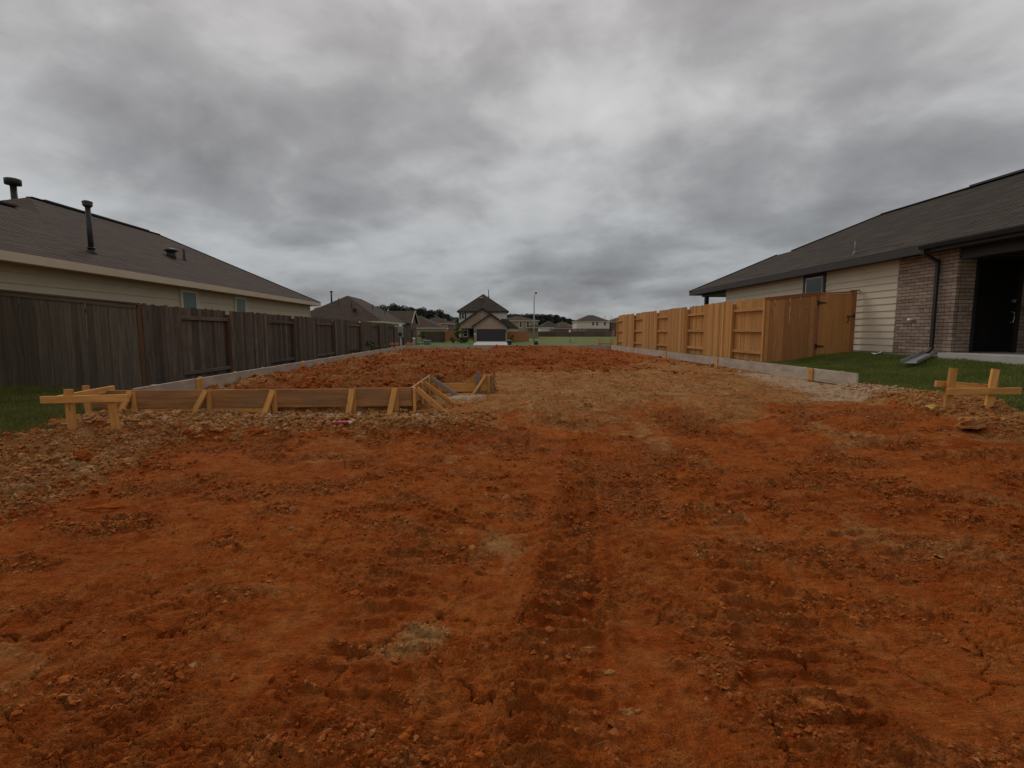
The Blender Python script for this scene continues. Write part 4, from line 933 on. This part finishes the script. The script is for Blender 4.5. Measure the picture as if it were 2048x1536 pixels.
# ================================================================== foliage
def leaf_cloud(name, lobes, n, size, mat, seed):
    r = np.random.default_rng(seed); L = np.array(lobes, float); wts = (L[:, 3]*L[:, 4]*L[:, 5])**0.7; k = r.choice(len(L), n, p=wts/wts.sum())
    d = r.normal(size=(n, 3)); d /= np.linalg.norm(d, axis=1)[:, None]; rad = r.uniform(0.45, 1.0, n)**0.6
    C = L[k, :3] + d*rad[:, None]*L[k, 3:6]
    q = r.normal(size=(n, 3, 3))*size*0.6
    V = (C[:, None, :] + q).reshape(-1, 3); F = np.arange(3*n).reshape(-1, 3)
    tint = np.clip(r.normal(0.45, 0.3, n), 0, 1)
    return np_mesh(name, V, F, mat, {'tint': np.repeat(tint, 3)}, False)
def lobes_for(seed, h, w, base=0.25, n=9):
    r = np.random.default_rng(seed); out = []
    for i in range(n):
        f = base+(1-base)*(i+0.5)/n; ww = w*(0.55+0.45*math.sin(math.pi*min(1, 0.25+0.75*(1-(f-base)/(1-base)))))
        out.append((r.normal(0, ww*0.35), r.normal(0, ww*0.35), f*h*0.97-0.04*h, ww*r.uniform(0.45, 0.7), ww*r.uniform(0.45, 0.7), h*r.uniform(0.06, 0.11)))
    return out
PINES = []
for s in range(6):
    cr = leaf_cloud('crown', lobes_for(400+s, 1.0, 0.20, 0.10, 11), 2600, 0.020, 'pine', 500+s)
    tr = MB().tube([(0, 0, 0), (0.01, 0, 0.5), (0, 0.01, 0.95)], [0.018, 0.012, 0.003], 7).mesh('trunk', 'bark')
    PINES.append((cr, tr))
def pine(x, y, z, h, wide, label, group, i):
    t = thing('pine_tree', label, 'tree', (x, y, z), group); cr, tr = PINES[i % 6]
    Mx = Matrix.Translation((x, y, z)) @ Matrix.Rotation(i*1.7, 4, 'Z') @ Matrix.Diagonal((h*wide, h*wide, h, 1))
    link('trunk', tr, Mx, t); link('crown', cr, Mx, t)
i = 0
for u, v in ((752, 612), (772, 608), (786, 605), (797, 609), (806, 613), (816, 610), (828, 613), (838, 615), (848, 613), (858, 619), (868, 618), (877, 617), (887, 622), (896, 626), (905, 630), (913, 633), (925, 632), (640, 614), (655, 620)):
    for du in (0, 4.5):
        Y = 300+random.uniform(-25, 25); h = (662.9-v-random.uniform(0, 5)*(du > 0))*Y/1000+1.85; i += 1
        pine((u+du-985.6)*Y/1000, Y, -0.45, h, random.uniform(1.0, 1.5), 'dark pine in the wood left of the gabled house', 'pines left of the gabled house', i)
u = 1016
while u < 1150:
    Y = 400+random.uniform(-30, 30); v = 628+(max(0, u-1095)/55)**1.6*11+random.uniform(-2.0, 2.0); i += 1
    pine((u-985.6)*Y/1000, Y, -0.45, (662.9-v)*Y/1000+1.85, random.uniform(1.2, 1.7), 'dark pine in the wood right of the street lamp', 'pines right of the street lamp', i); u += random.uniform(2.5, 4.5)
for u, v in ((1117, 632), (1124, 634)):
    pine((u-985.6)*0.37, 370, -0.45, (662.9-v)*0.37+1.85, 1.2, 'taller pine standing clear at the right end of the wood', 'pines at the end of the wood', i); i += 1
def bush(name, label, cat, x, y, z, h, w, n, size, mat, seed, trunk=True, base=0.2, group=None):
    t = thing(name, label, cat, (x, y, z), group)
    L = [(a*1+x, b+y, c+z, d, e, f) for a, b, c, d, e, f in lobes_for(seed, h, w, base, 7)]
    me = leaf_cloud('crown', [(a-x, b-y, c-z, d, e, f) for a, b, c, d, e, f in L], n, size, mat, seed); link('crown' if trunk else 'leaves', me, Matrix.Translation((x, y, z)), t)
    MB().tube([(x, y, z-0.1), (x+0.02, y, z+h*0.5), (x, y, z+h*0.85)], [h*0.018, h*0.012, h*0.003], 7).obj('trunk' if trunk else 'stem', 'bark', t)
    return t

# ================================================================== far setting
def sheet(name, x0, x1, y0, y1, z, mat):
    o = MB().add([(x0, y0, z), (x1, y0, z), (x1, y1, z), (x0, y1, z)], [(0, 1, 2, 3)]).obj(name, mat); o['kind'] = 'structure'; return o
M['lawn_far'] = (lambda t: t.done(t.mix(t.ramp(t.noise(t.map(t.tc.outputs['Object'], (1, 3, 1)), 1.4, 5, 0.65), (0.38, 0.0), (0.66, 1.0)), (0.055, 0.105, 0.018), (0.105, 0.165, 0.03)), 0.95, 0.1))(NT('far_lawn_grass'))
sheet('lawn', -30, 5.2, 64.2, 92, -0.425, 'lawn_far')
sheet('road', -200, 200, 55, 63.4, -0.432, 'asphalt')
MB().box(-200, 200, 63.4, 63.55, -0.45, -0.30).obj('kerb', 'concrete')['kind'] = 'structure'
o = MB().add([(-2.75, 63.6, -0.40), (2.2, 63.6, -0.40), (2.2, 86.95, -0.30), (-2.75, 86.95, -0.30)], [(0, 1, 2, 3)]).obj('driveway', 'concrete'); o['kind'] = 'structure'

def gable(mb, xl, xr, xa, za, zl, zr, y0, y1):
    return mb.prism([(xl, y0, zl), (xr, y0, zr), (xa, y0, za)], (0, y1-y0, 0))
def centre_house():
    t = thing('gabled_house', 'two storey brick house with dark garage door and twin front gables', 'house', (-1.5, 92, -0.4))
    MB().box(-6.1, 2.6, 91.3, 103.6, -0.4, 4.95).obj('upper_wall', 'offwhite', t)
    hip_roof(t, -6.45, 2.95, 90.9, 104, 5.05, 0.72, 'shingle_r', 'Y', 0.3, 'main_roof', 'dark_trim', 0.22)
    w = MB().box(-3.25, -2.78, 87.05, 90, -0.4, 2.35).box(2.22, 2.42, 87.05, 90, -0.4, 2.35).box(-2.78, 2.22, 87.05, 90, 1.80, 2.35)
    gable(w, -3.25, 2.42, -0.40, 4.15, 2.35, 2.35, 87.05, 91.2); w.obj('garage_wall', 'brick_far', t)
    w = MB().box(-5.75, -5.45, 88.8, 89.1, -0.4, 2.6).box(-5.45, -3.25, 88.8, 89.1, 1.95, 2.6)
    w.prism([(-5.75, 88.8, 2.6), (0.6, 88.8, 2.6), (0.6, 88.8, 3.6), (-1.8, 88.8, 5.25)], (0, 2.3, 0)); w.obj('entry_wall', 'brick_far', t)
    MB().box(-5.8, -3.2, 91.1, 91.28, -0.4, 2.5).obj('porch_wall', 'brick_far2', t)
    d = MB().box(-4.15, -3.4, 91.04, 91.09, -0.3, 1.8).obj('door', 'door', t)
    window(t, 'Y', 91.1, -5.25, -4.55, 0.5, 1.6, -1, 'offwhite', 'white', 'glass', 0.1)
    mb = MB()
    roof_face(mb, (-3.62, 86.6, 2.22), (-3.62, 92, 2.22), (-0.40, 92, 4.38), (-0.40, 86.6, 4.38), 0.3)
    roof_face(mb, (2.80, 92, 2.22), (2.80, 86.6, 2.22), (-0.40, 86.6, 4.38), (-0.40, 92, 4.38), 0.3)
    roof_face(mb, (-6.0, 88.4, 2.62), (-6.0, 92, 2.62), (-1.8, 92, 5.50), (-1.8, 88.4, 5.50), 0.3)
    roof_face(mb, (2.6, 92, 2.5), (2.6, 88.4, 2.5), (-1.8, 88.4, 5.50), (-1.8, 92, 5.50), 0.3)
    roof_face(mb, (4.75, 103, 1.9), (4.75, 89.8, 1.9), (2.3, 91.5, 3.9), (2.3, 103, 3.9), 0.3)
    roof_face(mb, (1.5, 89.8, 1.9), (4.75, 89.8, 1.9), (2.3, 91.5, 3.9), (1.5, 91.5, 3.9), 0.3)
    gr = mb.obj('gable_roof', 'shingle_r', t)
    for p, q in (((-3.62, 86.6, 2.15), (-0.40, 86.6, 4.31)), ((2.80, 86.6, 2.15), (-0.40, 86.6, 4.31)), ((-6.0, 88.4, 2.55), (-1.8, 88.4, 5.43)), ((1.2, 88.4, 3.4), (-1.8, 88.4, 5.43))):
        MB().bar(p, q, 0.24, 0.05, (0, 0, 1)).obj('rake_board', 'dark_trim', gr)
    MB().box(-3.2, 4.4, 90.1, 103, -0.4, 1.85).obj('side_wall', 'brick_far', t)
    g = MB().box(-2.75, 2.19, 87.15, 87.2, -0.32, 1.78).obj('garage_door', 'garage', t)
    for k in range(4): MB().box(-2.74, 2.18, 87.125, 87.149, -0.30+k*0.52, 0.19+k*0.52).obj('door_panel', 'garage', g)
    for x, z in ((-0.40, 3.15), (-1.85, 4.05)):
        y = 87.0 if z < 4 else 88.75
        v = MB().box(x-0.19, x+0.19, y-0.02, y+0.02, z-0.35, z+0.35).obj('gable_slit', 'offwhite', t)
        MB().box(x-0.07, x+0.07, y-0.04, y-0.021, z-0.26, z+0.26).obj('slot', 'black_metal', v)
    w = window(t, 'Y', 91.28, -5.65, -5.10, 3.65, 4.75, -1, 'white', 'white', 'glass', 0.05)
    for x in (-5.95, -5.02): MB().box(x, x+0.22, 91.2, 91.26, 3.6, 4.8).obj('shutter', 'black_metal', t)
    for x in (-3.03, 2.33): MB().tube([(x, 87.0, 1.25), (x, 86.92, 1.35), (x, 86.92, 1.65)], [0.05, 0.10, 0.06], 8).obj('wall_lamp', 'black_metal', t)
    MB().box(-3.2, -2.85, 87.0, 87.045, 0.85, 1.05).obj('address_plaque', 'white', t)
    pipe(t, -0.75, 97, 8.0, 1.35, 0.07, 'dark_metal', False, 'flue')
    for x, y in ((1.5, 99), (2.0, 99), (2.5, 99)): pipe(t, x, y, 5.05+0.72*(2.95-x), 0.4, 0.05, 'dark_metal')
    MB().box(-2.35, -1.75, 94.0, 94.4, 7.55, 7.72).obj('roof_vent', 'galv', t)
    tag(MB().box(2.45, 4.4, 90.05, 90.09, 1.2, 1.75).obj('side_trim', 'offwhite', t), None)
centre_house()
def far_house(name, label, x0, x1, y0, y1, zg, ze, k, roof, wall, axis='Y', wins=(), brickz=None, fascia='cream_trim', group=None, oh=0.35):
    t = thing(name, label, 'house', ((x0+x1)/2, (y0+y1)/2, zg), group)
    MB().box(x0+oh, x1-oh, y0+oh, y1-oh, brickz or zg, ze-0.12).obj('wall', wall, t)
    if brickz: MB().box(x0+oh-0.05, x1-oh+0.05, y0+oh-0.05, y1-oh+0.05, zg, brickz).obj('brick_base', 'brick_far2', t)
    hip_roof(t, x0, x1, y0, y1, ze, k, roof, axis, 0.35, 'roof', fascia, 0.22)
    for a, b, c, d in wins: window(t, 'Y', y0+oh-(0.06 if brickz and d < brickz+0.5 else 0), a, b, c, d, -1, 'offwhite' if wall != 'offwhite' else 'cream_trim', 'white', 'glass', 0.1)
    return t
# second house on the left with a cross gable
t = far_house('brown_roof_house', 'house with broad brown hip roof beyond the weathered fence', -23.9, -12.9, 59.5, 77.5, -0.4, 2.62, 0.60, 'shingle_l', 'cream')
mb = MB()
roof_face(mb, (-11.95, 74.9, 2.62), (-18.5, 74.9, 2.62), (-18.5, 78.5, 4.55), (-11.95, 78.5, 4.55), 0.3)
roof_face(mb, (-18.5, 82.1, 2.62), (-11.95, 82.1, 2.62), (-11.95, 78.5, 4.55), (-18.5, 78.5, 4.55), 0.3)
gr = mb.obj('gable_roof', 'shingle_l', t)
for y in (74.9, 82.1): MB().bar((-11.93, y, 2.56), (-11.93, 78.5, 4.49), 0.22, 0.05, (0, 0, 1)).obj('rake_board', 'cream_trim', gr)
MB().prism([(-18, 75.4, -0.4), (-18, 81.6, -0.4), (-18, 81.6, 2.62), (-18, 78.5, 4.3), (-18, 75.4, 2.62)], (5.75, 0, 0)).obj('gable_wall', 'brick_far2', t)
for x, y, h in ((-18.9, 63.0, 0.8), (-17.2, 62.4, 0.75), (-15.5, 66, 0.7), (-14.8, 70, 0.7)):
    zr = 2.62+0.60*min(-12.9-x, y-59.5); pipe(t, x, y, zr, h, 0.05, 'dark_metal')
pipe(t, -20.4, 65.0, 5.0, 1.35, 0.10, 'dark_metal', True, 'flue')
MB().tube([(-16.6, 61.5, 3.7), (-16.6, 61.5, 4.15)], [0.2, 0.25], 10).obj('roof_vent', 'dark_metal', t)
far_house('tan_roof_house', 'low house with tan hip roof right behind the cross gable', -20.5, -9.8, 97, 113, -0.4, 2.15, 0.46, 'shingle_l', 'eave_shade_tan')
far_house('brown_roof_house', 'brown hip roof showing between the tan roof house and the gabled house', -17.5, -11.0, 168, 178, -0.4, 3.4, 0.5, 'shingle_l', 'eave_shade_tan')
far_house('brown_roof_house', 'low brown roof left of the white upper storey house', 27.0, 36.0, 222, 232, -0.4, 4.0, 0.42, 'shingle_f', 'eave_shade_tan', 'X')
far_house('brown_house', 'two storey brown house behind the dark board fence', -20.5, -11.2, 138, 152, -0.4, 3.6, 0.42, 'shingle_l', 'brick_far2', wins=((-13.6, -12.4, 1.9, 2.9),))
t = far_house('tan_house', 'two storey tan house behind the cedar fence and street lamp', 1.0, 13.0, 139, 150, -0.4, 4.45, 0.24, 'shingle_l', 'eave_shade_tan', 'X', wins=((7.4, 8.1, 2.6, 4.1), (9.4, 10.1, 2.6, 4.1), (11, 11.6, 2.6, 4.1)))
hip_roof(t, 9.6, 13.2, 136.6, 139.6, 2.5, 0.55, 'shingle_l', 'X', 0.35, 'porch_roof')
far_house('grey_roof_house', 'small house with grey roof and white gable beyond the lamp', 20.0, 29.5, 216, 230, -0.4, 3.2, 0.60, 'shingle_r', 'offwhite', 'Y', fascia='white')
t = far_house('low_house', 'low reddish brown house behind the far fence', 24.5, 35, 205, 216, -0.4, 2.6, 0.30, 'shingle_l', 'brick_far2', 'X')
far_house('dark_roof_house', 'house with dark roof left of the white house', 31, 39, 232, 245, -0.4, 3.6, 0.45, 'shingle_f', 'offwhite', 'Y')
t = far_house('white_house', 'white upper storey house on a brown brick base behind the far fence', 30.8, 43.7, 185, 196, -0.4, 5.15, 0.44, 'shingle_f', 'offwhite', 'X',
    wins=((36.8, 37.6, 3.6, 4.95), (38.3, 39.1, 3.6, 4.95), (41.2, 42.0, 3.6, 4.95), (31.9, 32.6, 1.2, 1.95), (33.5, 34.3, 1.2, 1.95)), brickz=2.45)
for x, h in ((40.2, 0.8), (42.6, 0.9)): pipe(t, x, 190, 6.5, h, 0.06, 'dark_metal')
t = far_house('dark_porch_house', 'house with dark porch at the end of the cedar fence', 43.9, 53, 187, 199, -0.4, 5.0, 0.40, 'shingle_f', 'brick_far2', 'Y')
pipe(t, 45.0, 190, 5.6, 1.8, 0.06, 'dark_metal'); pipe(t, 49.8, 190, 6.4, 1.6, 0.06, 'dark_metal')

def board_fence(name, label, x0, x1, y, z0, h, mat, ph=2.4, bw=0.14):
    t = thing(name, label, 'fence', ((x0+x1)/2, y, z0)); x = x0
    while x < x1-0.01:
        e = min(x+ph, x1); mb = MB(); a = x
        while a < e-0.01:
            b = min(a+bw, e); dy = random.uniform(-0.01, 0.01); mb.box(a+0.004, b-0.004, y+dy, y+0.018+dy, z0, z0+h+random.uniform(-0.015, 0.015)); a = b
        o = mb.obj('panel', mat, t); o['kind'] = 'stuff'
        beam('post', (x, y+0.07, z0-0.1), (x, y+0.07, z0+h-0.08), 0.09, 0.09, mat, t, (1, 0, 0)); x = e
    return t
board_fence('board_fence', 'reddish cedar fence right of the gabled house', 2.75, 6.5, 90.0, -0.4, 1.83, 'cedar_trim', 1.9)
board_fence('board_fence', 'reddish fence left of the gabled house', -9.0, -6.4, 92.0, -0.4, 1.80, 'cedar_trim', 2.4)
board_fence('board_fence', 'dark board fence below the tan roof house', -11.0, -7.9, 84.0, -0.4, 1.80, 'old_wood', 2.4)
board_fence('board_fence', 'long grey fence across the far field', 8.0, 43.0, 176.0, -0.45, 1.85, 'old_wood', 3.5, 0.28)

# ================================================================== things in the far field
def street_lamp():
    t = thing('street_lamp', 'tall grey street lamp with a short curved arm', 'street lamp', (5.6, 68, -0.43))
    MB().tube([(5.6, 68, -0.43), (5.6, 68, 3), (5.6, 68, 5.4), (5.62, 68, 6.0), (5.70, 68, 6.35), (5.80, 68, 6.50)], [0.10, 0.085, 0.07, 0.06, 0.05, 0.045], 10).obj('pole', 'galv', t, True)
    MB().tube([(5.72, 68, 6.47), (5.78, 68, 6.55), (5.92, 68, 6.55), (6.0, 68, 6.47)], [0.05, 0.13, 0.13, 0.05], 10).obj('lamp_head', 'dark_metal', t, True)
    MB().box(5.42, 5.78, 67.82, 68.18, -0.45, -0.25).obj('base', 'concrete', t)
street_lamp()
bush('shrub', 'low dark shrub at the foot of the street lamp', 'shrub', 5.95, 67.6, -0.43, 0.55, 0.35, 350, 0.09, 'leaf', 601, False, 0.0)
t = thing('recycling_bin', 'bright green bin at the kerb by the driveway', 'bin', (-2.8, 64.6, -0.4))
MB().prism([(-3.08, 64.3, -0.42), (-2.52, 64.3, -0.42), (-2.46, 64.3, 0.10), (-3.14, 64.3, 0.10)], (0, 0.6, 0)).obj('tub', 'green_bin', t)
MB().box(-3.17, -2.43, 64.27, 64.93, 0.102, 0.16).obj('rim', 'green_bin', t)
t = thing('wheeled_bin', 'black wheeled bin with pale lid right of the driveway', 'bin', (2.2, 65, -0.4))
MB().prism([(1.93, 64.7, -0.40), (2.42, 64.7, -0.40), (2.48, 64.7, 0.20), (1.87, 64.7, 0.20)], (0, 0.6, 0)).obj('body', 'black_bin', t)
MB().prism([(1.84, 64.66, 0.203), (2.51, 64.66, 0.203), (2.46, 64.66, 0.30), (1.89, 64.66, 0.30)], (0, 0.68, 0)).obj('lid', 'util_grey', t)
for x in (1.98, 2.34): MB().tube([(x, 65.2, -0.32), (x+0.05, 65.2, -0.32)], 0.1, 12).obj('wheel', 'black_bin', t)
t = thing('planter_box', 'rust red planter box with plants by the porch', 'planter', (-3.5, 80, -0.4))
MB().prism([(-3.80, 80, -0.42), (-3.22, 80, -0.42), (-3.16, 80, 0.25), (-3.86, 80, 0.25)], (0, 0.6, 0)).obj('box', 'terracotta', t)
link('plant', leaf_cloud('plant', [(0, 0, 0.2, 0.3, 0.25, 0.2)], 160, 0.09, 'leaf2', 611), Matrix.Translation((-3.5, 80.3, 0.2)), t)
bush('young_tree', 'young leafy tree in front of the brick porch', 'tree', -5.55, 80, -0.43, 3.1, 0.80, 1500, 0.10, 'leaf', 620, True, 0.25)
for k, (x, h) in enumerate(((-6.3, 0.95), (-5.0, 1.0), (-4.4, 0.85))):
    bush('shrub', ['rounded shrub left of the young tree trunk', 'shrub right of the young tree trunk', 'shrub between the young tree and the rust red planter'][k], 'shrub', x, 79.2, -0.43, h, 0.5, 500, 0.09, 'leaf', 630+k, False, 0.0)
bush('shrub', 'loose shrub against the right side of the garage', 'shrub', 3.0, 84, -0.43, 1.3, 0.55, 600, 0.09, 'leaf', 640, False, 0.0)
def car():
    t = thing('silver_car', 'silver car parked behind the reddish fence', 'car', (-9.0, 100, -0.4))
    MB().prism([(-10.9, 99.2, 0.0), (-7.1, 99.2, 0.0), (-7.0, 99.2, 0.55), (-7.9, 99.2, 0.75), (-8.5, 99.2, 1.25), (-9.9, 99.2, 1.28), (-10.5, 99.2, 0.8), (-10.95, 99.2, 0.65)], (0, 1.7, 0)).obj('body', 'car', t)
    MB().prism([(-10.3, 99.17, 0.78), (-8.1, 99.17, 0.76), (-8.6, 99.17, 1.18), (-9.85, 99.17, 1.2)], (0, 0.02, 0)).obj('side_window', 'glass', t)
    for x in (-10.2, -7.8): MB().tube([(x, 99.15, -0.1), (x, 99.4, -0.1)], 0.32, 16).obj('wheel', 'black_bin', t)
car()
# meter post and utility boxes at the far left corner
t = thing('meter_post', 'grey electric meter box on a thin post by the fence', 'meter', (-6.0, 33, 0.3))
MB().tube([(-6.0, 33.05, 0.1), (-6.0, 33.05, 1.15)], 0.035, 8).obj('post', 'white', t)
b = MB().box(-6.17, -5.85, 32.95, 33.15, 1.03, 1.72).obj('meter_box', 'util_grey', t)
MB().tube([(-6.01, 32.95, 1.22), (-6.01, 32.88, 1.22)], 0.115, 16).obj('meter_dial', 'black_bin', b)
MB().box(-6.13, -5.89, 32.93, 32.949, 1.42, 1.66).obj('box_door', 'util_grey', b)
MB().box(-6.08, -5.92, 32.98, 33.12, 1.723, 1.90).obj('hub', 'white', t)
t = thing('pedestal', 'pale green utility pedestal behind the form corner', 'utility box', (-6.0, 38.5, 0))
MB().tube([(-6.0, 38.5, -0.1), (-6.0, 38.5, 0.80)], 0.095, 12).obj('body', 'util_grey', t, True)
MB().tube([(-6.0, 38.5, 0.80), (-6.0, 38.5, 0.88), (-6.0, 38.5, 0.92)], [0.12, 0.12, 0.04], 12).obj('cap', 'white', t, True)
t = thing('transformer_box', 'green pad mounted transformer box on the grass', 'utility box', (-6.6, 51, -0.4))
MB().box(-6.92, -6.3, 50.7, 51.3, -0.45, 0.46).obj('body', 'util_green', t)
MB().box(-6.96, -6.26, 50.66, 51.34, 0.463, 0.52).obj('lid', 'util_grey', t)
for k in range(3): MB().box(-6.86, -6.36, 50.67, 50.699, -0.30+k*0.25, -0.12+k*0.25).obj('louvre', 'util_green', t)
bush('young_tree', 'small green tree over the low fence near the transformer', 'tree', -9.2, 66, -0.43, 1.9, 0.8, 700, 0.10, 'leaf2', 650, True, 0.55)
for k, (x, y, h) in enumerate(((-6.05, 25.2, 0.75), (-5.7, 26.6, 0.5), (-5.9, 34.5, 0.45), (-5.6, 36.5, 0.5))):
    bush('weed', ['tall weed against the left fence', 'lower weed beside the left form boards', 'weed clump beside the meter post', 'weed clump behind the far form corner'][k], 'weed', x, y, zat(x, y), h, 0.35, 380, 0.06, 'leaf2', 660+k, False, 0.0)
for k, (xs, y, lab) in enumerate((((-6.45, -6.15), 32.4, 'orange batter board at the far left form corner'), ((-5.42, -5.15), 32.4, 'orange batter board left of the pedestal'), ((7.0, 7.75), 32.6, 'orange batter board at the far right form corner'))):
    t = thing('batter_board', lab, 'batter board', (xs[0], y, 0.4))
    for x in xs: beam('stake', (x, y, 0.2), (x, y, 0.72 + 0.2*(k == 2)), 0.09, 0.04, 'orange', t, (1, 0, 0))
    beam('rail', (xs[0]-0.15, y-0.04, 0.60), (xs[1]+0.15, y-0.04, 0.61), 0.09, 0.038, 'orange', t)
for x, y, h, lab in ((10.65, 83, 0.7, 'short yellow survey stake in the far field'), (13.3, 83, 0.9, 'taller yellow survey stake right of the grey pedestal')):
    tag(MB().bar((x, y, -0.45), (x+0.03, y, -0.4+h), 0.09, 0.04, (1, 0, 0)).prism([(x-0.02, y-0.02, -0.4+h), (x+0.075, y-0.02, -0.4+h), (x+0.03, y-0.02, -0.33+h)], (0, 0.04, 0)).obj('survey_stake', 'yellow'), lab, 'stake')
t = thing('pedestal', 'light grey pedestal in the far field', 'utility box', (12.75, 82, -0.4))
MB().box(12.6, 12.9, 81.85, 82.15, -0.45, 0.25).obj('body', 'util_grey', t); MB().box(12.57, 12.93, 81.82, 82.18, 0.252, 0.32).obj('lid', 'white', t)
t = thing('birdhouse', 'small white birdhouse on a dark pole before the far fence', 'birdhouse', (18.5, 120, -0.4))
MB().tube([(18.5, 120, -0.45), (18.5, 120, 1.2)], 0.05, 8).obj('pole', 'dark_metal', t)
MB().prism([(18.3, 119.8, 1.2), (18.7, 119.8, 1.2), (18.7, 119.8, 1.6), (18.5, 119.8, 1.85), (18.3, 119.8, 1.6)], (0, 0.4, 0)).obj('house_box', 'white', t)
t = thing('survey_lath', 'tall lath with pink ribbon past the end of the cedar fence', 'stake', (8.55, 35.5, 0))
beam('lath', (8.55, 35.5, -0.2), (8.62, 35.5, 1.15), 0.035, 0.012, 'lumber', t, (1, 0, 0))
MB().add([(8.60, 35.49, 1.5), (8.66, 35.48, 1.55), (8.60, 35.47, 1.25), (8.50, 35.46, 0.95), (8.47, 35.47, 1.0), (8.55, 35.48, 1.3)], [(0, 1, 2, 5), (5, 2, 3, 4)]).obj('ribbon', 'pink', t)
beam('lath', (8.62, 35.5, 1.15), (8.64, 35.5, 1.55), 0.03, 0.012, 'lumber', t, (1, 0, 0))
# litter
z = float(surf(-2.03, 6.62)[0])
MB_ = MB().tube([(-2.12, 6.62, z+0.035), (-1.90, 6.60, z+0.045)], [0.022, 0.022], 10)
t = thing('flashlight', 'red plastic tube lying on the berm below the form', 'litter', (-2.03, 6.62, z)); MB_.obj('tube', 'red', t)
MB().tube([(-1.899, 6.60, z+0.045), (-1.86, 6.598, z+0.048)], [0.023, 0.012], 10).obj('end_cap', 'offwhite', t)
z = float(surf(5.10, 5.72)[0])
t = thing('marking_flag', 'torn yellow plastic flag snagged on the right bank', 'litter', (5.9, 6.4, z))
zz = zat(6.02, 6.5)+0.02
MB().add([(5.82, 6.46, zz+0.03), (5.94, 6.46, zz+0.05), (6.00, 6.40, zz-0.01), (5.96, 6.38, zz-0.07), (5.93, 6.30, zz-0.14), (5.90, 6.38, zz-0.08), (5.84, 6.40, zz+0.0)], [(0, 1, 2, 6), (6, 2, 3, 5), (5, 3, 4)]).obj('plastic', 'yellow', t)
t = thing('paper_scrap', 'crumpled white paper on the lawn by the house wall', 'litter', (9.95, 12.6, zat(9.95, 12.6)))
zz = zat(9.95, 12.6)+0.02
MB().add([(9.80, 12.5, zz), (9.92, 12.45, zz+0.05), (9.95, 12.62, zz+0.01), (10.06, 12.58, zz+0.09), (10.08, 12.7, zz+0.03), (9.86, 12.7, zz+0.04)], [(0, 1, 2), (1, 3, 2), (2, 3, 4), (0, 2, 5), (2, 4, 5)]).obj('sheet', 'white', t)
